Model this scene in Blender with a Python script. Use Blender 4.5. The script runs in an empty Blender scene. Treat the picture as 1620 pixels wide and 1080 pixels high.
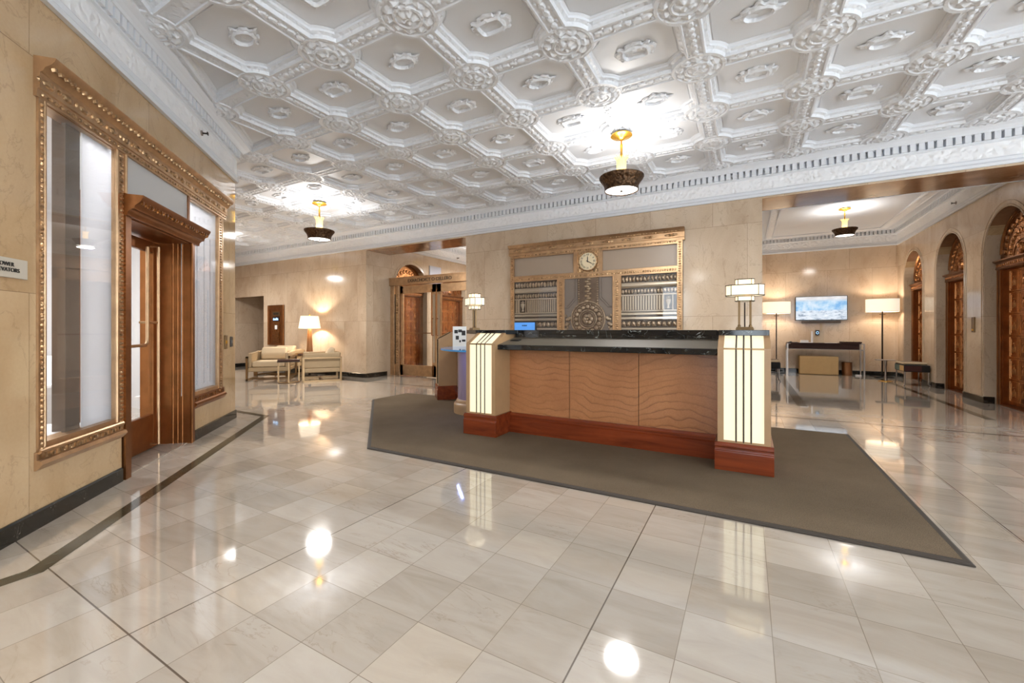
import bpy, bmesh, math, random
from mathutils import Vector, Matrix
random.seed(7)
PI = math.pi
SC = bpy.context.scene
COL = SC.collection

# ---------------------------------------------------------------- camera, world, exposure
cam_d = bpy.data.cameras.new('camera')
cam = bpy.data.objects.new('camera', cam_d)
COL.objects.link(cam)
cam.location = (0, 0, 1.15)
cam.rotation_euler = (PI/2, 0, math.radians(29.2))
cam_d.sensor_width = 36.0
cam_d.lens = 36.0*666.0/1620.0
cam_d.shift_y = -(540-521.7)/1620.0
cam_d.clip_start = 0.05
SC.camera = cam
SC.view_settings.view_transform = 'Standard'
SC.view_settings.look = 'None'
SC.view_settings.gamma = 1.0
SC.view_settings.use_curve_mapping = False
SC.view_settings.exposure = 0.6
w = bpy.data.worlds.new('world')
SC.world = w
w.use_nodes = True
w.node_tree.nodes['Background'].inputs[0].default_value = (0.84, 0.92, 1.0, 1)
w.node_tree.nodes['Background'].inputs[1].default_value = 6.0
SC.cycles.max_bounces = 10
SC.cycles.diffuse_bounces = 5
SC.cycles.glossy_bounces = 5
SC.cycles.transmission_bounces = 8
SC.cycles.transparent_max_bounces = 16
SC.cycles.sample_clamp_indirect = 6.0
SC.cycles.caustics_reflective = False
SC.cycles.caustics_refractive = False

PEND_UP, PEND_DN = 12.5, 32.0
CEIL = 3.55

# ---------------------------------------------------------------- materials
def lin(c):
    return tuple((v/255/12.92 if v/255 <= 0.04045 else ((v/255+0.055)/1.055)**2.4) for v in c)+(1,)

def newmat(name):
    m = bpy.data.materials.new(name); m.use_nodes = True
    nt = m.node_tree
    return m, nt, nt.nodes['Principled BSDF']

def N(nt, t, **kw):
    n = nt.nodes.new(t)
    for k, v in kw.items():
        setattr(n, k, v)
    return n

def setin(n, **kw):
    for k, v in kw.items():
        n.inputs[k.replace('_', ' ')].default_value = v

def pos(nt):
    g = N(nt, 'ShaderNodeNewGeometry'); return g.outputs['Position']

def objco(nt):
    g = N(nt, 'ShaderNodeTexCoord'); return g.outputs['Object']

def noise(nt, vec, scale, detail=4, rough=0.55, dist=0.0):
    n = N(nt, 'ShaderNodeTexNoise'); n.inputs['Scale'].default_value = scale
    n.inputs['Detail'].default_value = detail; n.inputs['Roughness'].default_value = rough
    n.inputs['Distortion'].default_value = dist
    nt.links.new(vec, n.inputs['Vector']); return n.outputs['Fac']

def ramp(nt, fac, stops):
    r = N(nt, 'ShaderNodeValToRGB'); e = r.color_ramp.elements
    while len(e) < len(stops): e.new(0.5)
    for i, (p, c) in enumerate(stops):
        e[i].position = p; e[i].color = c if len(c) == 4 else c+(1,)
    nt.links.new(fac, r.inputs['Fac']); return r.outputs['Color']

def mixc(nt, fac, a, b, mode='MIX'):
    n = N(nt, 'ShaderNodeMix', data_type='RGBA', blend_type=mode)
    for sock, v in ((n.inputs[0], fac), (n.inputs[6], a), (n.inputs[7], b)):
        if hasattr(v, 'node'): nt.links.new(v, sock)
        else: sock.default_value = v
    return n.outputs[2]

def math_(nt, op, a, b=None, c=None):
    n = N(nt, 'ShaderNodeMath', operation=op)
    for i, v in enumerate((a, b, c)):
        if v is None: continue
        if hasattr(v, 'node'): nt.links.new(v, n.inputs[i])
        else: n.inputs[i].default_value = v
    return n.outputs[0]

def bump(nt, bsdf, h, strength=0.3, dist=0.01):
    b = N(nt, 'ShaderNodeBump'); b.inputs['Strength'].default_value = strength
    b.inputs['Distance'].default_value = dist
    nt.links.new(h, b.inputs['Height']); nt.links.new(b.outputs[0], bsdf.inputs['Normal'])

def plain(name, rgb, rough=0.5, metal=0.0, emit=None, es=0.0, var=0.0, vscale=8, coat=0.0, bmp=0.0, bscale=60):
    m, nt, b = newmat(name)
    c = lin(rgb)
    b.inputs['Base Color'].default_value = c
    b.inputs['Roughness'].default_value = rough
    b.inputs['Metallic'].default_value = metal
    b.inputs['Coat Weight'].default_value = coat
    if emit:
        b.inputs['Emission Color'].default_value = lin(emit); b.inputs['Emission Strength'].default_value = es
    if var > 0:
        f = noise(nt, pos(nt), vscale, 5)
        col = ramp(nt, f, [(0.3, tuple(v*(1-var) for v in c[:3])), (0.7, tuple(min(1, v*(1+var)) for v in c[:3]))])
        nt.links.new(col, b.inputs['Base Color'])
    if bmp > 0:
        bump(nt, b, noise(nt, pos(nt), bscale, 3), bmp, 0.01)
    return m

def marble(name, ax, ay, base=(199, 177, 152), dark=(172, 147, 121), light=(214, 196, 173), bw=1.22, rh=1.36, rough=0.13):
    m, nt, b = newmat(name)
    p = pos(nt)
    d = N(nt, 'ShaderNodeVectorMath', operation='DOT_PRODUCT'); d.inputs[1].default_value = (ax, ay, 0)
    nt.links.new(p, d.inputs[0])
    s = N(nt, 'ShaderNodeSeparateXYZ'); nt.links.new(p, s.inputs[0])
    cmb = N(nt, 'ShaderNodeCombineXYZ')
    nt.links.new(d.outputs['Value'], cmb.inputs[0]); nt.links.new(s.outputs[2], cmb.inputs[1])
    br = N(nt, 'ShaderNodeTexBrick'); br.offset = 0.5; br.offset_frequency = 2
    nt.links.new(cmb.outputs[0], br.inputs['Vector'])
    br.inputs['Scale'].default_value = 1.0
    br.inputs['Color1'].default_value = (0, 0, 0, 1); br.inputs['Color2'].default_value = (1, 1, 1, 1)
    br.inputs['Mortar Size'].default_value = 0.0022; br.inputs['Mortar Smooth'].default_value = 0.2
    br.inputs['Brick Width'].default_value = bw; br.inputs['Row Height'].default_value = rh
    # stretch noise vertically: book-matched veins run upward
    mp = N(nt, 'ShaderNodeMapping'); mp.inputs['Scale'].default_value = (1.0, 1.0, 0.55)
    nt.links.new(p, mp.inputs[0])
    off = N(nt, 'ShaderNodeVectorMath', operation='ADD')
    sc = N(nt, 'ShaderNodeVectorMath', operation='SCALE'); sc.inputs['Scale'].default_value = 7.0
    nt.links.new(br.outputs['Color'], sc.inputs[0]); nt.links.new(mp.outputs[0], off.inputs[0]); nt.links.new(sc.outputs[0], off.inputs[1])
    f1 = noise(nt, off.outputs[0], 2.0, 5, 0.55, 0.5)
    col = ramp(nt, f1, [(0.18, lin(dark)), (0.5, lin(base)), (0.84, lin(light))])
    f2 = noise(nt, off.outputs[0], 2.2, 8, 0.6, 1.6)
    v = math_(nt, 'ABSOLUTE', math_(nt, 'SUBTRACT', f2, 0.5))
    vein = ramp(nt, v, [(0.0, (1, 1, 1)), (0.012, (0, 0, 0))])
    col = mixc(nt, math_(nt, 'MULTIPLY', vein, 0.30), col, lin((126, 96, 70)))
    f3 = noise(nt, p, 60, 3)
    col = mixc(nt, 0.10, col, ramp(nt, f3, [(0.3, lin(dark)), (0.7, lin(light))]))
    col = mixc(nt, math_(nt, 'MULTIPLY', br.outputs['Fac'], 0.65), col, lin((110, 84, 60)))
    nt.links.new(col, b.inputs['Base Color'])
    b.inputs['Roughness'].default_value = rough
    b.inputs['Specular IOR Level'].default_value = 0.42
    return m

def dark_marble(name, base=(22, 24, 22), vein=(150, 158, 146), vs=3.0, amt=0.6, rough=0.1):
    m, nt, b = newmat(name)
    p = pos(nt)
    f = noise(nt, p, vs, 4, 0.55, 1.8)
    v = math_(nt, 'ABSOLUTE', math_(nt, 'SUBTRACT', f, 0.5))
    vm = ramp(nt, v, [(0, (1, 1, 1)), (0.009, (0, 0, 0))])
    f2 = noise(nt, p, vs*2.2, 5)
    sel = ramp(nt, f2, [(0.45, (0, 0, 0)), (0.62, (1, 1, 1))])
    a = math_(nt, 'MULTIPLY', math_(nt, 'MULTIPLY', vm, sel), amt)
    c0 = ramp(nt, noise(nt, p, vs*1.3, 5), [(0.35, lin(base)), (0.75, tuple(x*2.0 for x in lin(base)[:3]))])
    nt.links.new(mixc(nt, a, c0, lin(vein)), b.inputs['Base Color'])
    b.inputs['Roughness'].default_value = rough
    return m

def bronze(name, rgb, rough=0.32, carve=0.0, cscale=40, dark=0.35):
    m, nt, b = newmat(name)
    p = objco(nt)
    c = lin(rgb)
    f = noise(nt, p, 9, 5)
    col = ramp(nt, f, [(0.3, tuple(v*0.82 for v in c[:3])), (0.7, tuple(v*1.15 for v in c[:3]))])
    if carve:
        vo = N(nt, 'ShaderNodeTexVoronoi', feature='SMOOTH_F1'); vo.inputs['Scale'].default_value = cscale
        nt.links.new(p, vo.inputs['Vector'])
        h = math_(nt, 'ADD', vo.outputs['Distance'], math_(nt, 'MULTIPLY', noise(nt, p, cscale*0.8, 3), 0.8))
        bump(nt, b, h, carve, 0.012)
        col = mixc(nt, ramp(nt, vo.outputs['Distance'], [(0.25, (0, 0, 0)), (0.75, (1, 1, 1))]), col, tuple(v*dark for v in c[:3])+(1,))
    nt.links.new(col, b.inputs['Base Color'])
    b.inputs['Metallic'].default_value = 0.9
    b.inputs['Roughness'].default_value = rough
    return m

def wood(name, a, c, axis='x', scale=3.0, rough=0.22, rings=6.0):
    m, nt, b = newmat(name)
    mp = N(nt, 'ShaderNodeMapping'); nt.links.new(objco(nt), mp.inputs[0])
    mp.inputs['Scale'].default_value = {'x': (0.6, 6, 6), 'z': (6, 6, 0.5)}[axis]
    f = noise(nt, mp.outputs[0], scale, 7, 0.65, 0.6)
    nt.links.new(ramp(nt, f, [(0.28, lin(a)), (0.72, lin(c))]), b.inputs['Base Color'])
    b.inputs['Roughness'].default_value = rough
    b.inputs['Coat Weight'].default_value = 0.2
    return m

def thin_glass(name, tint=(1, 1, 1), refl=1.0, rough=0.0):
    m = bpy.data.materials.new(name); m.use_nodes = True
    nt = m.node_tree; nt.nodes.clear()
    o = N(nt, 'ShaderNodeOutputMaterial'); mx = N(nt, 'ShaderNodeMixShader')
    t = N(nt, 'ShaderNodeBsdfTransparent'); t.inputs[0].default_value = tint+(1,)
    g = N(nt, 'ShaderNodeBsdfGlossy'); g.inputs['Roughness'].default_value = rough
    lw = N(nt, 'ShaderNodeLayerWeight'); lw.inputs['Blend'].default_value = 0.5
    sch = math_(nt, 'MULTIPLY_ADD', math_(nt, 'POWER', lw.outputs['Facing'], 5.0), 0.96, 0.04)
    f = math_(nt, 'MINIMUM', math_(nt, 'MULTIPLY', sch, refl), 1.0)
    nt.links.new(f, mx.inputs[0]); nt.links.new(t.outputs[0], mx.inputs[1]); nt.links.new(g.outputs[0], mx.inputs[2])
    nt.links.new(mx.outputs[0], o.inputs[0])
    return m

def emis(name, rgb, s):
    m, nt, b = newmat(name)
    b.inputs['Base Color'].default_value = lin(rgb); b.inputs['Roughness'].default_value = 0.6
    b.inputs['Emission Color'].default_value = lin(rgb); b.inputs['Emission Strength'].default_value = s
    return m

def carved_plaster(name, rgb, strength=0.65, scale=30):
    m, nt, b = newmat(name)
    p = pos(nt)
    b.inputs['Base Color'].default_value = lin(rgb); b.inputs['Roughness'].default_value = 0.38
    vo = N(nt, 'ShaderNodeTexVoronoi', feature='SMOOTH_F1'); vo.inputs['Scale'].default_value = scale
    mp = N(nt, 'ShaderNodeVectorMath', operation='ADD')
    nz = N(nt, 'ShaderNodeTexNoise'); nz.inputs['Scale'].default_value = scale*0.35
    nt.links.new(p, nz.inputs['Vector'])
    sc = N(nt, 'ShaderNodeVectorMath', operation='SCALE'); sc.inputs['Scale'].default_value = 0.09
    nt.links.new(nz.outputs['Color'], sc.inputs[0])
    nt.links.new(p, mp.inputs[0]); nt.links.new(sc.outputs[0], mp.inputs[1]); nt.links.new(mp.outputs[0], vo.inputs['Vector'])
    bump(nt, b, vo.outputs['Distance'], strength, 0.02)
    return m

def floor_mat():
    m, nt, b = newmat('polished_stone_floor')
    p = pos(nt)
    mp = N(nt, 'ShaderNodeMapping'); nt.links.new(p, mp.inputs[0])
    mp.inputs['Location'].default_value = (0.525, -0.975+0.2925*20, 0)
    br = N(nt, 'ShaderNodeTexBrick'); br.offset = 0.0; br.squash = 1.0
    nt.links.new(mp.outputs[0], br.inputs['Vector'])
    for k, v in (('Scale', 1.0), ('Mortar Size', 0.0016), ('Mortar Smooth', 0.15), ('Bias', 0.0), ('Brick Width', 0.3035), ('Row Height', 0.2925)):
        br.inputs[k].default_value = v
    br.inputs['Color1'].default_value = (0, 0, 0, 1); br.inputs['Color2'].default_value = (1, 1, 1, 1)
    tone = ramp(nt, br.outputs['Color'], [(0.0, lin((156, 145, 131))), (0.5, lin((179, 169, 157))), (0.85, lin((188, 179, 167))), (1.0, lin((186, 172, 154)))])
    off = N(nt, 'ShaderNodeVectorMath', operation='ADD')
    sc = N(nt, 'ShaderNodeVectorMath', operation='SCALE'); sc.inputs['Scale'].default_value = 11.0
    nt.links.new(br.outputs['Color'], sc.inputs[0]); nt.links.new(p, off.inputs[0]); nt.links.new(sc.outputs[0], off.inputs[1])
    st = N(nt, 'ShaderNodeMapping'); st.inputs['Scale'].default_value = (0.8, 3.0, 1); st.inputs['Rotation'].default_value = (0, 0, 0.15)
    nt.links.new(off.outputs[0], st.inputs[0])
    f = noise(nt, st.outputs[0], 2.6, 7, 0.62, 0.8)
    col = mixc(nt, 0.42, tone, ramp(nt, f, [(0.28, lin((152, 140, 126))), (0.5, lin((180, 169, 156))), (0.74, lin((196, 188, 176)))]))
    f2 = noise(nt, st.outputs[0], 1.3, 7, 0.6, 1.1)
    v = math_(nt, 'ABSOLUTE', math_(nt, 'SUBTRACT', f2, 0.5))
    sel = ramp(nt, noise(nt, off.outputs[0], 1.4, 2), [(0.5, (0, 0, 0)), (0.62, (1, 1, 1))])
    vein = math_(nt, 'MULTIPLY', ramp(nt, v, [(0, (1, 1, 1)), (0.008, (0, 0, 0))]), sel)
    col = mixc(nt, math_(nt, 'MULTIPLY', vein, 0.38), col, lin((128, 106, 86)))
    col = mixc(nt, math_(nt, 'MULTIPLY', br.outputs['Fac'], 0.55), col, lin((110, 96, 82)))
    s = N(nt, 'ShaderNodeSeparateXYZ'); nt.links.new(p, s.inputs[0])
    jo = None
    for ax, vals in ((0, (-2.04, -0.525, 1.31)), (1, (0.682,))):
        for x0 in vals:
            a = math_(nt, 'LESS_THAN', math_(nt, 'ABSOLUTE', math_(nt, 'SUBTRACT', s.outputs[ax], x0)), 0.0032)
            jo = a if jo is None else math_(nt, 'MAXIMUM', jo, a)
    col = mixc(nt, math_(nt, 'MULTIPLY', jo, 0.8), col, lin((84, 72, 60)))
    nt.links.new(col, b.inputs['Base Color'])
    b.inputs['Coat Weight'].default_value = 0.4; b.inputs['Coat Roughness'].default_value = 0.03
    rg = ramp(nt, noise(nt, p, 3.0, 4), [(0.3, (0.045,)*3), (0.75, (0.09,)*3)])
    nt.links.new(rg, b.inputs['Roughness'])
    b.inputs['Specular IOR Level'].default_value = 0.9
    return m

def carpet_mat():
    m, nt, b = newmat('grey_brown_carpet')
    p = pos(nt)
    f = noise(nt, p, 1.4, 5, 0.6)
    g = noise(nt, p, 260, 2)
    c = ramp(nt, f, [(0.3, lin((96, 83, 67))), (0.7, lin((116, 101, 83)))])
    c = mixc(nt, 0.35, c, ramp(nt, g, [(0.35, lin((68, 57, 45))), (0.65, lin((142, 125, 103)))]))
    nt.links.new(c, b.inputs['Base Color']); b.inputs['Roughness'].default_value = 0.95
    b.inputs['Specular IOR Level'].default_value = 0.1
    bump(nt, b, g, 0.5, 0.006)
    return m

def sandstone_mat():
    m, nt, b = newmat('banded_sandstone')
    p = objco(nt)
    wv = N(nt, 'ShaderNodeTexNoise'); wv.inputs['Scale'].default_value = 0.75; wv.inputs['Detail'].default_value = 3
    nt.links.new(p, wv.inputs['Vector'])
    sp = N(nt, 'ShaderNodeSeparateXYZ'); nt.links.new(p, sp.inputs[0])
    t = math_(nt, 'ADD', math_(nt, 'MULTIPLY', sp.outputs[2], 15.0), math_(nt, 'MULTIPLY', wv.outputs['Fac'], 11.0))
    t = math_(nt, 'ADD', t, math_(nt, 'MULTIPLY', sp.outputs[0], 0.9))
    t = math_(nt, 'ADD', t, math_(nt, 'MULTIPLY', noise(nt, p, 6, 4), 0.9))
    fr = math_(nt, 'FRACT', t)
    line = ramp(nt, fr, [(0.0, (1, 1, 1)), (0.12, (0.35,)*3), (0.3, (0, 0, 0))])
    base = ramp(nt, noise(nt, p, 2.0, 5), [(0.3, lin((150, 94, 56))), (0.7, lin((180, 122, 78)))])
    base = mixc(nt, 0.15, base, ramp(nt, noise(nt, p, 90, 2), [(0.3, lin((140, 90, 54))), (0.7, lin((200, 150, 104)))]))
    sel = ramp(nt, noise(nt, p, 1.7, 3), [(0.38, (0.2,)*3), (0.6, (1, 1, 1))])
    nt.links.new(mixc(nt, math_(nt, 'MULTIPLY', math_(nt, 'MULTIPLY', line, sel), 0.8), base, lin((98, 56, 32))), b.inputs['Base Color'])
    b.inputs['Roughness'].default_value = 0.28
    return m

def screen_mat():
    m, nt, b = newmat('television_picture')
    p = objco(nt)
    sp = N(nt, 'ShaderNodeSeparateXYZ'); nt.links.new(p, sp.inputs[0])
    st = N(nt, 'ShaderNodeMapping'); st.inputs['Scale'].default_value = (3, 1, 12); nt.links.new(p, st.inputs[0])
    sky = ramp(nt, noise(nt, p, 4.5, 5), [(0.35, lin((226, 238, 250))), (0.5, lin((170, 210, 240))), (0.66, lin((84, 164, 226)))])
    top = ramp(nt, noise(nt, st.outputs[0], 1.2, 4), [(0.35, lin((214, 206, 206))), (0.6, lin((246, 244, 244)))])
    snow = ramp(nt, noise(nt, st.outputs[0], 2.0, 6, 0.65), [(0.36, lin((70, 92, 120))), (0.46, lin((206, 218, 232))), (0.7, lin((250, 252, 255)))])
    z = sp.outputs[2]
    wob = math_(nt, 'ADD', z, math_(nt, 'MULTIPLY', noise(nt, p, 9, 3), 0.10))
    c = mixc(nt, ramp(nt, math_(nt, 'ADD', wob, 0.5), [(0.47, (0, 0, 0)), (0.52, (1, 1, 1))]), snow, sky)
    c = mixc(nt, ramp(nt, math_(nt, 'ADD', wob, 0.5), [(0.72, (0, 0, 0)), (0.80, (1, 1, 1))]), c, top)
    nt.links.new(c, b.inputs['Emission Color']); b.inputs['Emission Strength'].default_value = 0.58
    b.inputs['Base Color'].default_value = (0.02, 0.02, 0.02, 1); b.inputs['Roughness'].default_value = 0.15
    return m

M = {}
M['wx'] = marble('tan_marble_wall', 1, 0, bw=0.92)
M['wy'] = marble('tan_marble_side', 0, 1)
M['wd'] = marble('tan_marble_diagonal', 0.7071, -0.7071, base=(192, 162, 124), dark=(168, 134, 94), light=(206, 178, 142), rough=0.07)
M['wd'].node_tree.nodes['Principled BSDF'].inputs['Specular IOR Level'].default_value = 0.65
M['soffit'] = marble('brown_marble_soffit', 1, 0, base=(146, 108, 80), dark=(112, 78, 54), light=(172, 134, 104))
M['floor'] = floor_mat()
M['carpet'] = carpet_mat()
M['carpet_edge'] = plain('dark_carpet_edge', (58, 50, 42), 0.7)
M['stripe'] = dark_marble('green_black_marble', (52, 50, 40), (150, 156, 140), 5.0, 0.5)
M['black'] = dark_marble('black_marble', (15, 16, 17), (190, 196, 190), 4.2, 0.85, 0.07)
M['base'] = dark_marble('black_marble_base', (24, 23, 20), (130, 126, 116), 5.5, 0.6, 0.12)
M['plaster'] = plain('white_plaster', (222, 225, 230), 0.4)
M['carved'] = carved_plaster('carved_white_plaster', (224, 227, 232))
M['frieze'] = carved_plaster('carved_frieze_plaster', (240, 241, 243), 1.0, 20)
M['gold'] = bronze('gold_bronze', (190, 156, 120), 0.38)
M['goldc'] = bronze('carved_gold_bronze', (212, 176, 134), 0.34, 0.9, 42)
M['copper'] = bronze('copper_bronze', (136, 88, 50), 0.34)
M['copperc'] = bronze('carved_copper_bronze', (150, 98, 52), 0.36, 0.9, 40)
M['door'] = bronze('elevator_bronze', (176, 116, 68), 0.26)
M['doorc'] = bronze('embossed_elevator_bronze', (178, 120, 72), 0.28, 0.55, 50, 0.55)
M['doorline'] = bronze('polished_elevator_bronze', (214, 158, 104), 0.24)
M['brass'] = plain('bright_brass', (226, 172, 66), 0.25, 0.85)
M['brassglow'] = plain('lit_brass', (230, 186, 96), 0.35, 0.35, (255, 196, 96), 0.5)
M['darkbowl'] = bronze('dark_antique_bronze', (98, 74, 54), 0.42, 1.0, 38, 0.3)
M['disc'] = emis('frosted_light_disc', (255, 250, 240), 3.0)
M['shade'] = emis('lit_linen_shade', (255, 238, 212), 0.55)
M['shade2'] = emis('lit_mica_shade', (255, 238, 204), 0.52)
M['lamppanel'] = emis('lit_ivory_glass', (255, 244, 206), 0.52)
M['lamppanel'].node_tree.nodes['Principled BSDF'].inputs['Base Color'].default_value = lin((205, 192, 158))
M['tanpaint'] = plain('tan_lacquer', (170, 136, 98), 0.35, 0, var=0.05)
M['mahog'] = wood('mahogany', (92, 36, 16), (138, 62, 30), 'x', 2.4)
M['walnut'] = wood('dark_walnut', (40, 22, 18), (66, 38, 28), 'x', 3.0, 0.5)
M['walnut'].node_tree.nodes['Principled BSDF'].inputs['Coat Weight'].default_value = 0.0
M['walnut'].node_tree.nodes['Principled BSDF'].inputs['Specular IOR Level'].default_value = 0.2
M['brownwood'] = wood('brown_wood', (112, 72, 40), (150, 104, 62), 'z', 3.0, 0.35)
M['sand'] = sandstone_mat()
M['glass'] = thin_glass('clear_glass', (0.97, 0.98, 0.98))
M['glassm'] = thin_glass('reflective_glass', (0.97, 0.97, 0.97), 1.3)
M['glasslow'] = thin_glass('low_reflection_glass', (0.98, 0.98, 0.98), 0.6)
M['glassf'] = plain('grey_frosted_glass', (190, 188, 186), 0.2)  # grey of the reflected ceiling painted into the transom pane
M['blueglass'] = plain('blue_edge_glass', (70, 140, 190), 0.05, 0, (40, 120, 200), 0.08)  # blue glow put into the shelf glass by emission
M['white'] = plain('white_paint', (224, 224, 226), 0.5)
M['whiteshade'] = plain('white_blind', (240, 240, 242), 0.6)
_nt = M['whiteshade'].node_tree
_tr = N(_nt, 'ShaderNodeBsdfTranslucent'); _tr.inputs[0].default_value = (0.86, 0.87, 0.9, 1)
_mx = N(_nt, 'ShaderNodeMixShader'); _mx.inputs[0].default_value = 0.5
_nt.links.new(_nt.nodes['Principled BSDF'].outputs[0], _mx.inputs[1]); _nt.links.new(_tr.outputs[0], _mx.inputs[2])
_nt.links.new(_mx.outputs[0], _nt.nodes['Material Output'].inputs[0])
M['darkwall'] = plain('taupe_column', (104, 92, 82), 0.5)
M['fabric'] = plain('cream_upholstery', (168, 146, 114), 0.75, 0, var=0.04, bmp=0.15, bscale=180)
M['fabricl'] = plain('pale_cushion', (190, 170, 140), 0.8, 0, var=0.04, bmp=0.15, bscale=180)
M['chairframe'] = plain('champagne_metal', (150, 122, 88), 0.3, 0.8)
M['darkmetal'] = plain('dark_bronze_metal', (52, 42, 36), 0.35, 0.8)
M['steel'] = plain('brushed_steel', (150, 140, 132), 0.3, 0.9)
M['bin'] = plain('copper_steel', (160, 116, 84), 0.3, 0.9)
M['blackplastic'] = plain('black_plastic', (18, 18, 20), 0.3)
M['blackfab'] = plain('black_fabric', (22, 20, 20), 0.8)
M['taupe'] = plain('taupe_panel', (160, 142, 124), 0.35)
M['greybronze'] = bronze('grey_bronze', (116, 100, 86), 0.45)
M['greybronzec'] = bronze('carved_grey_bronze', (186, 166, 142), 0.4, 0.35, 30, 0.6)
M['silver'] = plain('pale_pewter', (186, 172, 152), 0.35, 0.6)
M['clockface'] = plain('cream_clock_face', (226, 210, 176), 0.5)
M['ink'] = plain('black_ink', (20, 18, 16), 0.5)
M['plate'] = plain('grey_sign_plate', (186, 176, 160), 0.4)
M['brassplate'] = plain('antique_brass_plate', (120, 96, 66), 0.4, 0.8)
M['paper'] = plain('white_paper', (228, 228, 226), 0.6)
M['screen'] = screen_mat()
M['bluescreen'] = emis('blue_monitor', (72, 126, 190), 0.75)
M['tanboard'] = plain('beige_board', (190, 158, 108), 0.6, 0, var=0.04)
M['teal'] = plain('teal_fabric', (96, 112, 104), 0.8)
M['maroon'] = plain('maroon_fabric', (70, 34, 30), 0.8)
M['beige'] = plain('beige_fabric', (196, 164, 112), 0.8)
M['lilac'] = plain('lilac_lacquer', (150, 132, 148), 0.3)  # blue light on the tan column painted into its colour
M['led'] = emis('blue_led', (90, 130, 255), 2.0)  # glow for the added strip under the glass shelf
M['carpetblue'] = plain('teal_carpet', (66, 86, 88), 0.9, 0, var=0.2, vscale=5)
M['greyband'] = plain('grey_sofa', (170, 168, 170), 0.7)

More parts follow.
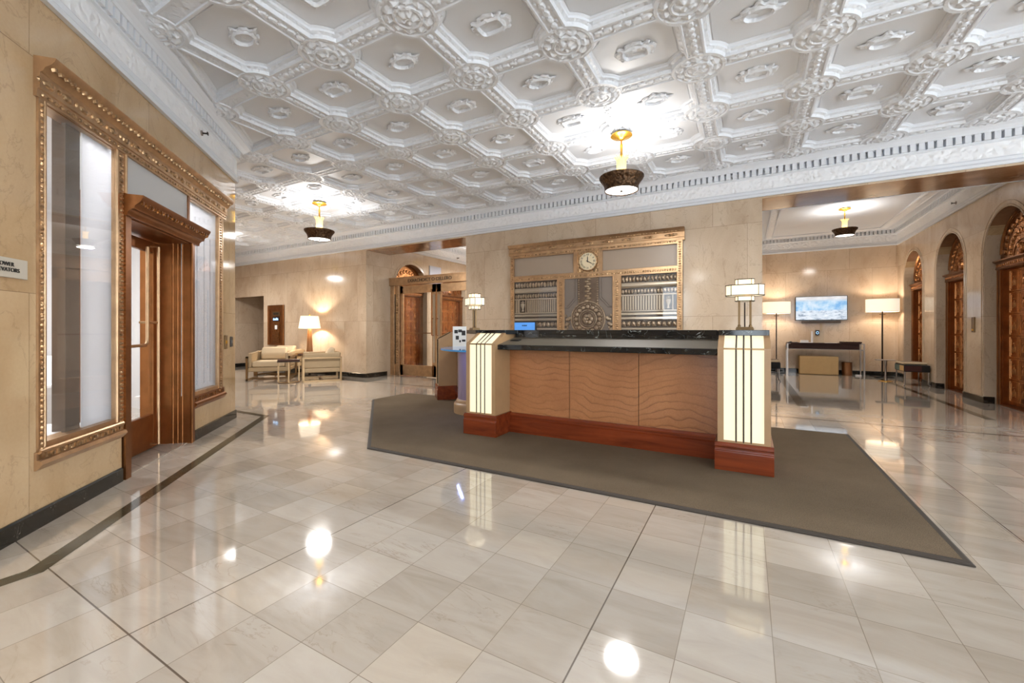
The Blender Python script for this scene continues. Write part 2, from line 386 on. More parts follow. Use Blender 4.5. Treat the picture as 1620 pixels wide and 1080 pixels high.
# ---------------------------------------------------------------- mesh building
class MB:
    def __init__(s): s.v = []; s.f = []; s.m = []; s.mi = 0; s.T = None
    def add(s, vs, fs, mi=None):
        o = len(s.v)
        if s.T is not None: vs = [tuple(s.T @ Vector(p)) for p in vs]
        s.v += [tuple(p) for p in vs]
        s.f += [tuple(i+o for i in f) for f in fs]
        s.m += [s.mi if mi is None else mi]*len(fs)
        return s
    def box(s, x0, x1, y0, y1, z0, z1, mi=None):
        x0, x1 = min(x0, x1), max(x0, x1); y0, y1 = min(y0, y1), max(y0, y1); z0, z1 = min(z0, z1), max(z0, z1)
        v = [(x0,y0,z0),(x1,y0,z0),(x1,y1,z0),(x0,y1,z0),(x0,y0,z1),(x1,y0,z1),(x1,y1,z1),(x0,y1,z1)]
        return s.add(v, [(0,3,2,1),(4,5,6,7),(0,1,5,4),(1,2,6,5),(2,3,7,6),(3,0,4,7)], mi)
    def prism(s, poly, z0, z1, mi=None):
        a = sum(poly[i][0]*poly[(i+1) % len(poly)][1]-poly[(i+1) % len(poly)][0]*poly[i][1] for i in range(len(poly)))
        if a < 0: poly = poly[::-1]
        n = len(poly)
        v = [(x, y, z0) for x, y in poly]+[(x, y, z1) for x, y in poly]
        f = [tuple(range(n-1, -1, -1)), tuple(range(n, 2*n))]+[(i, (i+1) % n, n+(i+1) % n, n+i) for i in range(n)]
        return s.add(v, f, mi)
    def prism_xz(s, poly, y0, y1, mi=None):
        # polygon in x,z extruded along y
        n = len(poly)
        a = sum(poly[i][0]*poly[(i+1) % n][1]-poly[(i+1) % n][0]*poly[i][1] for i in range(n))
        if a < 0: poly = poly[::-1]
        y0, y1 = min(y0, y1), max(y0, y1)
        v = [(x, y0, z) for x, z in poly]+[(x, y1, z) for x, z in poly]
        f = [tuple(range(n)), tuple(range(2*n-1, n-1, -1))]+[((i+1) % n, i, n+i, n+(i+1) % n) for i in range(n)]
        return s.add(v, f, mi)
    def prism_yz(s, poly, x0, x1, mi=None):
        n = len(poly)
        a = sum(poly[i][0]*poly[(i+1) % n][1]-poly[(i+1) % n][0]*poly[i][1] for i in range(n))
        if a < 0: poly = poly[::-1]
        x0, x1 = min(x0, x1), max(x0, x1)
        v = [(x0, y, z) for y, z in poly]+[(x1, y, z) for y, z in poly]
        f = [tuple(range(n-1, -1, -1)), tuple(range(n, 2*n))]+[(i, (i+1) % n, n+(i+1) % n, n+i) for i in range(n)]
        return s.add(v, f, mi)
    def lathe(s, prof, c=(0, 0, 0), n=24, mi=None, sx=1.0, sy=1.0, mod=None, cap=True):
        v = []; f = []
        for r, z in prof:
            for k in range(n):
                t = 2*PI*k/n; rr = r*(mod(t, r, z) if mod else 1)
                v.append((c[0]+rr*sx*math.cos(t), c[1]+rr*sy*math.sin(t), c[2]+z))
        m = len(prof)
        for i in range(m-1):
            for k in range(n):
                k2 = (k+1) % n
                f.append((i*n+k, i*n+k2, (i+1)*n+k2, (i+1)*n+k))
        if cap and prof[0][0] > 1e-6: f.append(tuple(range(n-1, -1, -1)))
        if cap and prof[-1][0] > 1e-6: f.append(tuple((m-1)*n+k for k in range(n)))
        return s.add(v, f, mi)
    def tube(s, pts, r, n=8, mi=None, closed=False):
        pts = [Vector(p) for p in pts]; L = len(pts)
        rs = r if isinstance(r, (list, tuple)) else [r]*L
        v = []; f = []
        up = Vector((0, 0, 1)); nrm = None
        for i, p in enumerate(pts):
            if closed: d = pts[(i+1) % L]-pts[i-1]
            else: d = pts[min(i+1, L-1)]-pts[max(i-1, 0)]
            d.normalize()
            if nrm is None:
                nrm = up.cross(d) if abs(d.z) < 0.95 else Vector((1, 0, 0)).cross(d)
            nrm = (nrm-d*nrm.dot(d)).normalized(); b = d.cross(nrm)
            for k in range(n):
                t = 2*PI*k/n+PI/n
                v.append(tuple(p+(nrm*math.cos(t)+b*math.sin(t))*rs[i]))
        R = L if closed else L-1
        for i in range(R):
            j = (i+1) % L
            for k in range(n):
                k2 = (k+1) % n
                f.append((i*n+k, i*n+k2, j*n+k2, j*n+k))
        if not closed:
            f.append(tuple(range(n-1, -1, -1))); f.append(tuple((L-1)*n+k for k in range(n)))
        return s.add(v, f, mi)
    def dome(s, c, rx, ry, h, axis='z', n=8, rings=2, mi=None):
        # flattened half-ellipsoid bulging along +axis
        v = []; f = []
        for i in range(rings):
            a = (PI/2)*i/rings
            for k in range(n):
                t = 2*PI*k/n
                p = (rx*math.cos(a)*math.cos(t), ry*math.cos(a)*math.sin(t), h*math.sin(a))
                v.append(p)
        v.append((0, 0, h))
        for i in range(rings-1):
            for k in range(n):
                k2 = (k+1) % n; f.append((i*n+k, i*n+k2, (i+1)*n+k2, (i+1)*n+k))
        for k in range(n): f.append(((rings-1)*n+k, (rings-1)*n+(k+1) % n, rings*n))
        if axis == 'z': w = [(c[0]+p[0], c[1]+p[1], c[2]+p[2]) for p in v]
        elif axis == '-z': w = [(c[0]+p[0], c[1]-p[1], c[2]-p[2]) for p in v]
        elif axis == 'y': w = [(c[0]-p[0], c[1]+p[2], c[2]+p[1]) for p in v]
        elif axis == '-y': w = [(c[0]+p[0], c[1]-p[2], c[2]+p[1]) for p in v]
        return s.add(w, f, mi)
    def sweep(s, prof, path, side=1, closed=False, mis=None):
        # prof: (d, z) offset d to the left (side=1) of the path
        P = [Vector((p[0], p[1])) for p in path]; L = len(P)
        nr = []
        for i in range(L):
            ds = []
            if closed or i > 0: ds.append((P[i]-P[i-1]).normalized())
            if closed or i < L-1: ds.append((P[(i+1) % L]-P[i]).normalized())
            ns = [Vector((-d.y, d.x))*side for d in ds]
            if len(ns) == 2:
                q = (ns[0]+ns[1]); q /= max(0.2, q.dot(ns[0]))
            else: q = ns[0]
            nr.append(q)
        n = len(prof); v = []; f = []; mi = []
        for i in range(L):
            for d, z in prof: v.append((P[i].x+nr[i].x*d, P[i].y+nr[i].y*d, z))
        for i in range(L if closed else L-1):
            j = (i+1) % L
            for k in range(n-1):
                q = (i*n+k, j*n+k, j*n+k+1, i*n+k+1)
                f.append(q if side < 0 else q[::-1]); mi.append(mis[k] if mis else 0)
        o = len(s.v); s.v += v; s.f += [tuple(a+o for a in q) for q in f]; s.m += mi
        return s
    def build(s, name, mats, parent=None, at=None, smooth=None, bevel=0.0, kind=None, seg=2):
        me = bpy.data.meshes.new(name)
        me.from_pydata(s.v, [], s.f)
        if not isinstance(mats, (list, tuple)): mats = [mats]
        for m in mats: me.materials.append(m)
        if len(mats) > 1: me.polygons.foreach_set('material_index', s.m)
        if smooth is not None:
            me.polygons.foreach_set('use_smooth', [True]*len(me.polygons))
            me.set_sharp_from_angle(angle=math.radians(smooth))
        me.update()
        o = bpy.data.objects.new(name, me); COL.objects.link(o)
        if parent is not None: o.parent = parent
        if at is not None:
            o.location = at[0]; o.rotation_euler = (0, 0, at[1])
        if bevel > 0:
            b = o.modifiers.new('bevel', 'BEVEL'); b.width = bevel; b.segments = seg
            b.limit_method = 'ANGLE'; b.angle_limit = math.radians(40)
        if kind: o['kind'] = kind
        return o

def thing(name, label, cat, loc=(0, 0, 0), rot=0.0, group=None):
    o = bpy.data.objects.new(name, None); COL.objects.link(o)
    o.location = loc; o.rotation_euler = (0, 0, rot); o.empty_display_size = 0.1
    o['label'] = label; o['category'] = cat
    if group: o['group'] = group
    return o

def tag(o, label, cat, group=None):
    o['label'] = label; o['category'] = cat
    if group: o['group'] = group
    return o

def dup(root, loc, rot, label=None, group=None, scale=None):
    r = root.copy(); COL.objects.link(r); r.location = loc; r.rotation_euler = (0, 0, rot)
    if label: r['label'] = label
    if group: r['group'] = group
    if scale: r.scale = (scale,)*3
    for ch in list(root.children):
        c = ch.copy(); COL.objects.link(c); c.parent = r
        for g in ch.children:
            d = g.copy(); COL.objects.link(d); d.parent = c
    return r

def text_mesh(body, size, extrude=0.003):
    cu = bpy.data.curves.new('lettering', 'FONT'); cu.body = body; cu.size = size; cu.extrude = extrude
    cu.align_x = 'CENTER'; cu.align_y = 'CENTER'
    ob = bpy.data.objects.new('lettering', cu); COL.objects.link(ob)
    bpy.context.view_layer.update()
    dg = bpy.context.evaluated_depsgraph_get()
    me = bpy.data.meshes.new_from_object(ob.evaluated_get(dg))
    bpy.data.objects.remove(ob)
    return me

def text_obj(name, body, size, mat, parent, loc, rx=PI/2, rz=0.0, align=None):
    me = text_mesh(body, size)
    me.materials.clear(); me.materials.append(mat)
    o = bpy.data.objects.new(name, me); COL.objects.link(o)
    o.parent = parent; o.location = loc; o.rotation_euler = (rx, 0, rz)
    return o

def area(name, loc, size, power, color=(1, 0.93, 0.84), rot=(0, 0, 0), parent=None, shape='DISK', size_y=None, spread=None):
    d = bpy.data.lights.new(name, 'AREA'); d.shape = shape; d.size = size; d.energy = power; d.color = color
    if size_y: d.size_y = size_y
    if spread: d.spread = spread
    o = bpy.data.objects.new(name, d); COL.objects.link(o); o.location = loc; o.rotation_euler = rot
    if parent: o.parent = parent
    return o

def point(name, loc, r, power, color=(1, 0.88, 0.72), parent=None):
    d = bpy.data.lights.new(name, 'POINT'); d.shadow_soft_size = r; d.energy = power; d.color = color
    o = bpy.data.objects.new(name, d); COL.objects.link(o); o.location = loc
    if parent: o.parent = parent
    return o

def walls(mb, name, at=None):
    # wall meshes pick their marble by the direction each face looks
    o = mb.build(name, [M['wx'], M['wy'], M['wd'], M['soffit']], at=at, kind='structure')
    mw = Matrix.Rotation(at[1] if at else 0, 3, 'Z')
    for p in o.data.polygons:
        n = mw @ p.normal
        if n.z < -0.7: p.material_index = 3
        elif abs(n.y) > 0.85: p.material_index = 0
        elif abs(n.x) > 0.85: p.material_index = 1
        else: p.material_index = 2
    return o

# ---------------------------------------------------------------- setting: shell
DIAG = ((-5.86, 3.046, 0), -PI/4)      # local x runs along the diagonal wall, local y points into the lobby
RIGHT = ((3.25, 0, 0), PI/2)           # local x = world y, local y points into the right-hand hall
LEFT = ((-7.97, 0, 0), -PI/2)          # local x = -world y, local y points into the left-hand hall
YB = 7.1                               # face of the back wall
ARCH_R, SPRING = 0.612, 2.31

mb = MB(); mb.box(-16, 7, -5.2, 14.2, -0.1, 0)
mb.build('floor', M['floor'], kind='structure')

def lobby_edge():
    return [(-3.33, -5), (-3.33, 0.52), (-5.86, 3.046), (-15, 3.046), (-15, YB), (6.17, YB), (6.17, -5)]

# back wall with its openings
mb = MB()
mb.box(-12.17, -8.31, YB, YB+0.3, 0, 3.75)
mb.box(-15, -13.9, YB, YB+0.3, 0, 3.75)
mb.box(-13.9, -12.17, YB, YB+0.3, 2.13, 3.75)
walls(mb, 'wall_back')
mb = MB(); mb.box(-5.05, 0.19, YB, 14.0, 0, 3.75); walls(mb, 'wall_center')
mb = MB(); mb.box(3.25, 6.4, YB, YB+0.75, 0, 3.75); walls(mb, 'wall_back_right')
mb = MB(); mb.box(-7.97, -5.05, YB, YB+0.75, 3.055, 3.75); walls(mb, 'trim_1')
mb = MB(); mb.box(0.19, 3.25, YB, YB+0.75, 3.055, 3.75)
mb.box(3.25, 3.6, YB+0.74, YB+0.75, 3.055, 3.75); walls(mb, 'trim_2')

def arch_wall(name, at, a0, a1, centers, ztop=4.1, depth=0.34):
    m = MB(); edges = [a0]
    for c in sorted(centers): edges += [c-ARCH_R, c+ARCH_R]
    edges.append(a1)
    for i in range(0, len(edges), 2):
        if edges[i+1]-edges[i] > 1e-3: m.box(edges[i], edges[i+1], -depth, 0, 0, ztop)
    for c in centers:
        arc = [(c+ARCH_R*math.cos(t), SPRING+ARCH_R*math.sin(t)) for t in [PI*k/24 for k in range(25)]]
        # left and right spandrels so that every face stays simple
        h = 12
        m.prism_xz(arc[:h+1]+[(c, ztop), (c+ARCH_R, ztop)], -depth, 0)
        m.prism_xz(arc[h:]+[(c-ARCH_R, ztop), (c, ztop)], -depth, 0)
    o = walls(m, name, at)
    # raised bead round every arch, and the small plinth line
    return o
arch_wall('wall_right', RIGHT, 7.85, 13.75, (12.665, 10.705, 8.78))
arch_wall('wall_left_hall', LEFT, -13.75, -7.1, (-12.48, -10.58, -8.67))
mb = MB(); mb.box(0.19, 3.6, 13.75, 14.0, 0, 4.1); walls(mb, 'wall_far_right')
mb = MB(); mb.box(-8.3, -5.05, 13.75, 14.0, 0, 4.1); walls(mb, 'wall_far_left')

# archivolt beads (plain marble rolls framing the arches)
def archivolt(n, at, centers):
    m = MB()
    for c in centers:
        for rr, t in ((ARCH_R+0.02, 0.011), (ARCH_R+0.085, 0.006)):
            pts = [(c-rr, 0.003, 0.1)]+[(c-rr*math.cos(q), 0.003, SPRING+rr*math.sin(q)) for q in [PI*k/28 for k in range(29)]]+[(c+rr, 0.003, 0.1)]
            m.tube(pts, t, 6)
    return m.build('trim_%d' % n, M['wy'], at=at, smooth=50, kind='structure')
archivolt(3, RIGHT, (12.665, 10.705, 8.78))
archivolt(4, LEFT, (-12.48, -10.58, -8.67))

# diagonal wall holding the shop front
mb = MB()
mb.box(0, 0.42, -0.25, 0, 0, 3.75); mb.box(0.42, 1.22, -0.25, 0, 0, 0.35)
mb.box(0.42, 3.19, -0.25, 0, 2.66, 3.75); mb.box(2.40, 3.19, -0.25, 0, 0, 0.35); mb.box(3.19, 3.577, -0.25, 0, 0, 3.75)
walls(mb, 'wall_left', DIAG)
mb = MB(); mb.box(-15, -5.86, 2.796, 3.046, 0, 3.75); walls(mb, 'wall_left_lobby')
mb = MB(); mb.box(-15.25, -15, 2.796, YB+0.3, 0, 3.75); walls(mb, 'wall_left_end')
mb = MB(); mb.box(-3.58, -3.33, -5.2, 0.52, 0, 3.75); walls(mb, 'wall_left_entrance')
mb = MB()
for y0, y1 in ((-5.2, -4.6), (-2.2, -1.8), (0.6, 1.0), (3.4, 3.8), (6.2, YB)): mb.box(6.17, 6.4, y0, y1, 0, 3.75)
mb.box(6.17, 6.4, -5, YB, 3.0, 3.75)
walls(mb, 'wall_east')
mb = MB(); mb.box(-3.58, -3.2, -5.2, -5, 0, 3.75); mb.box(-2.2, -0.4, -5.2, -5, 0, 3.75); mb.box(1.3, 1.6, -5.2, -5, 0, 3.75); mb.box(3.6, 3.9, -5.2, -5, 0, 3.75); mb.box(5.9, 6.4, -5.2, -5, 0, 3.75)
mb.box(-3.3, 6.2, -5.2, -5, 3.0, 3.75); mb.box(-0.4, 1.3, -5.2, -5, 2.45, 3.0); mb.box(-3.3, -2.0, -5.2, -5, 0, 1.6); mb.box(1.5, 6.0, -5.2, -5, 0, 1.6)  # unseen upper openings added beside the entrance for daylight fill
walls(mb, 'wall_front')
# unseen tall windows, added right of the viewer for daylight fill
mb = MB()
for y0, y1 in ((-4.6, -2.2), (-1.8, 0.6), (1.0, 3.4), (3.8, 6.2)):
    for z in (0, 1.0, 2.0, 2.94): mb.box(6.2, 6.28, y0, y1, z, z+0.06)
    for k in range(4): mb.box(6.2, 6.28, y0+(y1-y0-0.06)*k/3, y0+(y1-y0-0.06)*k/3+0.06, 0, 3.0)
ew = mb.build('window_4', M['copper'], kind='structure')
mb = MB(); mb.box(6.235, 6.245, -4.6, 6.2, 0, 3.0); mb.build('glass', M['glass'], ew)
# passage behind the doorway at the far left
mb = MB(); mb.box(-14.1, -13.9, YB+0.3, 10.2, 0, 2.6); mb.box(-12.17, -11.97, YB+0.3, 10.2, 0, 2.6); mb.box(-14.1, -11.97, 10.2, 10.4, 0, 2.6)
walls(mb, 'wall_passage')
mb = MB(); mb.box(-14.1, -11.97, YB+0.3, 10.4, 2.6, 2.7); mb.build('ceiling_passage', M['plaster'], kind='structure')

# entrance doors behind the viewer: daylight comes in here
mb = MB()
for x in (-0.4, 0.41, 1.22): mb.box(x, x+0.08, -5.15, -5.05, 0, 2.45)
for z in (0, 2.37): mb.box(-0.4, 1.3, -5.15, -5.05, z, z+0.08)
eo = mb.build('door_9', M['copper'], kind='structure')
mb = MB(); mb.box(-0.36, 1.26, -5.105, -5.095, 0.05, 2.4); mb.build('glass', M['glass'], eo)

# ---------------------------------------------------------------- coffered ceiling
def ceiling():
    DX, DY, X0, Y0 = 0.938, 0.89, -0.392, 5.985
    hx, hy = DX/2, DY/2
    m = MB()
    RIB, R = 0.082, 0.235
    NA = 7
    def outline(t, z):
        a, b = hx-RIB-t, hy-RIB-t; r = R+t; out = []
        c1 = math.acos((RIB+t)/r); c0 = math.asin((RIB+t)/r)
        arc = [c0+(c1-c0)*k/(NA-1) for k in range(NA)]
        q = [(hx-r*math.cos(t_), hy-r*math.sin(t_)) for t_ in arc]      # right-top corner, from right side to top side
        for sx, sy, rev in ((1, 1, 0), (1, -1, 1), (-1, -1, 0), (-1, 1, 1)):
            s = [(sx*x, sy*y) for x, y in q]
            out += s[::-1] if rev else s
        return [(x, y, z) for x, y in out]
    def boundary(z):
        r = R; q = outline(0, 0)[:NA]; out = []
        half = []
        for k, (x, y, _) in enumerate(q):
            if k < NA//2: f = k/(NA//2); half.append((q[0][0]+(hx-q[0][0])*f, hy) if q[0][1] > q[-1][1] else (hx, q[0][1]+(hy-q[0][1])*f))
            elif k == NA//2: half.append((hx, hy))
            else: 
                f = (NA-1-k)/(NA//2)
                half.append((hx, q[-1][1]+(hy-q[-1][1])*f) if q[0][1] > q[-1][1] else (q[-1][0]+(hx-q[-1][0])*f, hy))
        for sx, sy, rev in ((1, 1, 0), (1, -1, 1), (-1, -1, 0), (-1, 1, 1)):
            s = [(sx*x, sy*y) for x, y in half]
            out += s[::-1] if rev else s
        return [(x, y, z) for x, y in out]
    # depth is positive upward from the rib plane
    levels = [(boundary(0), 1), (outline(-0.022, 0.0), 1), (outline(-0.018, -0.012), 0), (outline(-0.003, -0.012), 0), (outline(0.0, 0.0), 0),
              (outline(0.005, 0.018), 1), (outline(0.030, 0.030), 1), (outline(0.033, 0.048), 0), (outline(0.042, 0.054), 0), (outline(0.047, 0.064), 0),
              (outline(0.056, 0.064), 0), (outline(0.060, 0.058), 0)]
    n = len(levels[0][0])
    cv = []; cf = []; cm = []
    for L, _ in levels: cv += L
    for i in range(len(levels)-1):
        for k in range(n):
            k2 = (k+1) % n
            cf.append((i*n+k, i*n+k2, (i+1)*n+k2, (i+1)*n+k)); cm.append(levels[i+1][1])
    cf.append(tuple((len(levels)-1)*n+k for k in range(n))); cm.append(0)
    # cartouches
    def cart(kind):
        v = []; f = []; K = 48
        rings = [(1.42, 0.058, 1), (1.32, 0.040, 1), (1.14, 0.040, 1), (1.06, 0.026, 0), (0.96, 0.020, 0), (0.88, 0.028, 0), (0.84, 0.048, 0)]
        for s, z, sc in rings:
            for k in range(K):
                t = 2*PI*k/K
                if kind: 
                    e = 0.42
                    x = math.copysign(abs(math.cos(t))**e, math.cos(t)); y = math.copysign(abs(math.sin(t))**e, math.sin(t))
                else: x, y = math.cos(t), math.sin(t)
                w_ = 1+(0.13*math.cos(8*t)+0.08*math.cos(4*t)*(1 if not kind else 0.2)+0.06*math.cos(12*t))*max(0, (s-1.04)/0.38)
                v.append((x*0.108*s*w_, y*0.07*s*w_, z-(0.008*abs(math.sin(6*t)) if sc and s > 1.1 else 0)))
        for i in range(len(rings)-1):
            for k in range(K): f.append((i*K+k, i*K+(k+1) % K, (i+1)*K+(k+1) % K, (i+1)*K+k))
        f.append(tuple((len(rings)-1)*K+k for k in range(K)))
        return v, f
    c0, c1 = cart(0), cart(1)
    # rosettes on the crossings
    rv = []; rf = []; K = 40
    prof = [(0.232, 0.0, 0), (0.226, -0.016, 0), (0.205, -0.018, 0), (0.198, -0.004, 0), (0.185, -0.006, 1), (0.155, -0.026, 1), (0.125, -0.010, 1), (0.118, -0.03, 0),
            (0.10, -0.036, 0), (0.092, -0.022, 0), (0.07, -0.028, 2), (0.04, -0.048, 2), (0.015, -0.04, 0)]
    for r, z, md in prof:
        for k in range(K):
            t = 2*PI*k/K
            zz = z+(0.016*math.cos(10*t) if md == 1 else 0.010*math.cos(5*t) if md == 2 else 0)
            rv.append((r*1.0*math.cos(t), r*0.97*math.sin(t), zz))
    for i in range(len(prof)-1):
        for k in range(K): rf.append((i*K+k, i*K+(k+1) % K, (i+1)*K+(k+1) % K, (i+1)*K+k))
    rf.append(tuple((len(prof)-1)*K+k for k in range(K)))
    leaf = MB()
    for q in range(6):
        u = -0.19+0.38*q/5
        leaf.dome((u, 0, 0), 0.044, 0.030, 0.020, '-z', 8, 2)
        leaf.dome((u+0.035, 0.040*(1 if q % 2 else -1), 0), 0.02, 0.012, 0.012, '-z', 6, 2)
    def place(v, f, mi, x, y, rot=False):
        vv = [((x-p[1], y+p[0], CEIL+p[2]) if rot else (x+p[0], y+p[1], CEIL+p[2])) for p in v]
        o = len(m.v); m.v += vv; m.f += [tuple(a+o for a in q) for q in f]; m.m += mi if isinstance(mi, list) else [mi]*len(f)
    def full(i, j):
        xc, yc = X0+DX*(i+0.5), Y0+DY*(j+0.5)
        if i >= 7 or j >= 1 or j < -12 or i < -16: return False
        if xc > -3.33 and i >= -3: return True
        if j >= -3 and i < -6: return True
        return i+j >= -9
    nodes = set()
    for i in range(-16, 7):
        for j in range(-12, 1):
            if full(i, j):
                xc, yc = X0+DX*(i+0.5), Y0+DY*(j+0.5)
                place(cv, cf, cm, xc, yc)
                k = c0 if (i+j) % 2 else c1
                place(k[0], k[1], 1, xc, yc)
                nodes |= {(i, j), (i+1, j), (i, j+1), (i+1, j+1)}
                if xc > -9 and yc > -1:
                    place(leaf.v, leaf.f, 1, xc, yc+hy); place(leaf.v, leaf.f, 1, xc+hx, yc, True)
            elif i+j == -10 and i > -7 and i < -2:
                # triangular half coffer against the diagonal wall
                A = (X0+DX*i, Y0+DY*(j+1)); B = (X0+DX*(i+1), Y0+DY*j); C = (X0+DX*(i+1), Y0+DY*(j+1))
                nodes |= {(i, j+1), (i+1, j), (i+1, j+1)}
                ins = lambda t: [inset(A, B, C, t), inset(B, C, A, t), inset(C, A, B, t)]
                def inset(P, Q, S, t):
                    P, Q, S = Vector(P), Vector(Q), Vector(S)
                    d1 = (Q-P).normalized(); d2 = (S-P).normalized(); ang = d1.angle(d2)
                    return tuple(P+(d1+d2).normalized()*(t/math.sin(ang/2)))
                lv = [(0.0, 0, 1), (0.06, 0, 1), (0.062, -0.012, 0), (0.078, -0.012, 0), (0.08, 0, 0), (0.088, 0.018, 1), (0.112, 0.03, 1), (0.116, 0.048, 0), (0.128, 0.054, 0), (0.134, 0.064, 0)]
                v = []; f = []; mm = []
                for t, z, _ in lv: v += [(p[0], p[1], CEIL+z) for p in ins(t)]
                for a in range(len(lv)-1):
                    for k in range(3): f.append((a*3+k, a*3+(k+1) % 3, (a+1)*3+(k+1) % 3, (a+1)*3+k)); mm.append(lv[a+1][2])
                f.append(tuple((len(lv)-1)*3+k for k in range(3))); mm.append(0)
                o = len(m.v); m.v += v; m.f += [tuple(a+o for a in q) for q in f]; m.m += mm
    for i, j in nodes:
        x, y = X0+DX*i, Y0+DY*j
        if y < -1.5 or x < -12: continue
        place([(p[0], p[1], p[2]*0.72) for p in rv], rf, 1, x, y)
    # plain border strips between the coffers and the walls
    def strip(poly):
        o = len(m.v); m.v += [(x, y, CEIL) for x, y in poly]; m.f.append(tuple(range(o, o+len(poly)))); m.m.append(0)
    yt = Y0+DY
    strip([(-15, yt), (6.2, yt), (6.2, YB), (-15, YB)])
    nd = lambda i, j: (X0+DX*i, Y0+DY*j)
    strip([nd(-6, -3), nd(-5, -4), nd(-4, -5), nd(-3, -6), (-3.33, 0.40), (-3.5, 0.5), (-6.0, 3.0), (-6.05, 3.0)])
    strip([(-15, 3.0), (-6.02, 3.0), nd(-6, -3), (-15, nd(0, -3)[1])])
    strip([(-3.36, -5), (nd(-3, 0)[0], -5), nd(-3, -6), (-3.36, 0.5)])
    o = m.build('ceiling', [M['plaster'], M['carved']], smooth=35, kind='structure')
    return o
ceiling()
mb = MB(); mb.box(-15.3, 6.4, -5.2, YB+0.3, 3.76, 3.82); mb.build('ceiling_slab', M['plaster'], kind='structure')  # unseen slab added over the coffers to stop light leaks
mb = MB(); mb.box(0.15, 3.6, YB+0.7, 14, 3.65, 3.75); mb.box(0.19, 3.25, YB+0.75, YB+0.78, 3.05, 3.65)
mb.build('ceiling_right_hall', M['plaster'], kind='structure')
mb = MB(); mb.box(-8.3, -5.0, YB+0.7, 14, 3.65, 3.75); mb.build('ceiling_left_hall', M['plaster'], kind='structure')

# ---------------------------------------------------------------- cornices
def cornice(n, path, closed=False, z0=3.08, big=False, side=1, ztop=CEIL):
    d = 0.0; h = ztop-3.55
    prof = [(0.0, z0), (0.035, z0), (0.04, z0+0.03), (0.02, z0+0.055), (0.028, z0+0.085), (0.018, z0+0.10),
            (0.018, z0+0.27), (0.03, z0+0.28), (0.05, z0+0.285), (0.05, z0+0.30),
            (0.004, z0+0.30), (0.004, z0+0.385), (0.085, z0+0.385), (0.095, z0+0.405), (0.12, z0+0.43), (0.16, z0+0.455), (0.165, ztop+0.01)]
    mis = [0]*len(prof); mis[5] = 1
    m = MB(); m.sweep(prof, path, side, closed, mis)
    # dentil blocks
    P = [Vector(p) for p in path]
    for i in range(len(P) if closed else len(P)-1):
        a, b = P[i], P[(i+1) % len(P)]
        d_ = (b-a); L = d_.length; d_.normalize(); nn = Vector((-d_.y, d_.x))*side
        k = 0.05
        while k < L-0.06:
            q = a+d_*k; e = q+d_*0.055
            pts = [q+nn*0.0, e+nn*0.0, e+nn*0.075, q+nn*0.075]
            m.prism([(p.x, p.y) for p in pts], z0+0.30, z0+0.386)
            k += 0.082
    return m.build('trim_%d' % n, [M['plaster'], M['frieze']], kind='structure')
cornice(5, lobby_edge(), side=-1)
cornice(6, [(0.19, 7.88), (0.19, 13.75), (3.25, 13.75), (3.25, 7.88)], side=-1, z0=3.25, ztop=3.65)
cornice(7, [(-7.97, 7.88), (-7.97, 13.75), (-5.05, 13.75), (-5.05, 7.88)], side=-1, z0=3.25, ztop=3.65)
# flat moulded panel borders on the plain hall ceilings
for n, (x0, x1) in ((8, (0.62, 2.82)), (9, (-7.54, -5.48))):
    mb = MB()
    p0 = [(x0, 8.3), (x1, 8.3), (x1, 13.3), (x0, 13.3)]
    mb.sweep([(0, 3.65), (0.0, 3.63), (0.03, 3.62), (0.05, 3.635), (0.16, 3.632), (0.18, 3.62), (0.2, 3.63), (0.2, 3.65)], p0, -1, True, [0, 0, 0, 1, 0, 0, 0, 0])
    mb.build('trim_%d' % n, [M['plaster'], M['frieze']], kind='structure')

# ---------------------------------------------------------------- baseboards and floor bands
def baseboard(side_name, segs, side=-1, h=0.105):
    m = MB()
    for s in segs:
        m.sweep([(0.0, 0.0), (0.016, 0.0), (0.016, h-0.008), (0.008, h), (0.0, h)], s, side)
    m.build('baseboard_'+side_name, M['base'], kind='structure')
def dg(s, d=0.0): return (-5.86+0.7071*s+0.7071*d, 3.046-0.7071*s+0.7071*d)
baseboard('left', [[(-3.33, -5), (-3.33, 0.52), dg(2.41)], [dg(1.215), (-5.86, 3.046), (-15, 3.046)]])
baseboard('back', [[(-12.17, 7.4), (-12.17, YB), (-7.97, YB), (-7.97, 7.76)], [(-5.05, 7.76), (-5.05, YB), (0.19, YB), (0.19, 13.75), (3.25, 13.75), (3.25, 12.665+ARCH_R)]], side=-1)
baseboard('passage', [[(-13.9, YB), (-13.9, 10.2), (-12.17, 10.2)]], side=-1)
baseboard('right', [[(3.36, 12.665-ARCH_R), (3.25, 12.665-ARCH_R), (3.25, 10.705+ARCH_R), (3.36, 10.705+ARCH_R)], [(3.36, 10.705-ARCH_R), (3.25, 10.705-ARCH_R), (3.25, 8.78+ARCH_R), (3.36, 8.78+ARCH_R)], [(3.25, 8.78-ARCH_R), (3.25, 7.86)]])

def band(n, pts, wdt, mat):
    # flat inlay along a polyline, left of it
    m = MB(); m.sweep([(0, 0.0012), (wdt, 0.0012)], pts, 1)
    m.v = [(x, y, 0.0012) for x, y, z in m.v]
    m.build('trim_%d' % n, mat, kind='structure')
band(10, [(-2.92, -5), (-2.92, 0.66), (-5.60, 3.34), (-15, 3.34)], 0.085, M['stripe'])
band(11, [(0.66, 7.69), (0.66, 13.72)][::-1], 0.13, M['stripe'])
band(12, [(2.68, 7.71), (2.68, 13.72)][::-1], 0.09, M['stripe'])
band(13, [(-15, 6.62), (6.1, 6.62)], 0.03, M['base'])

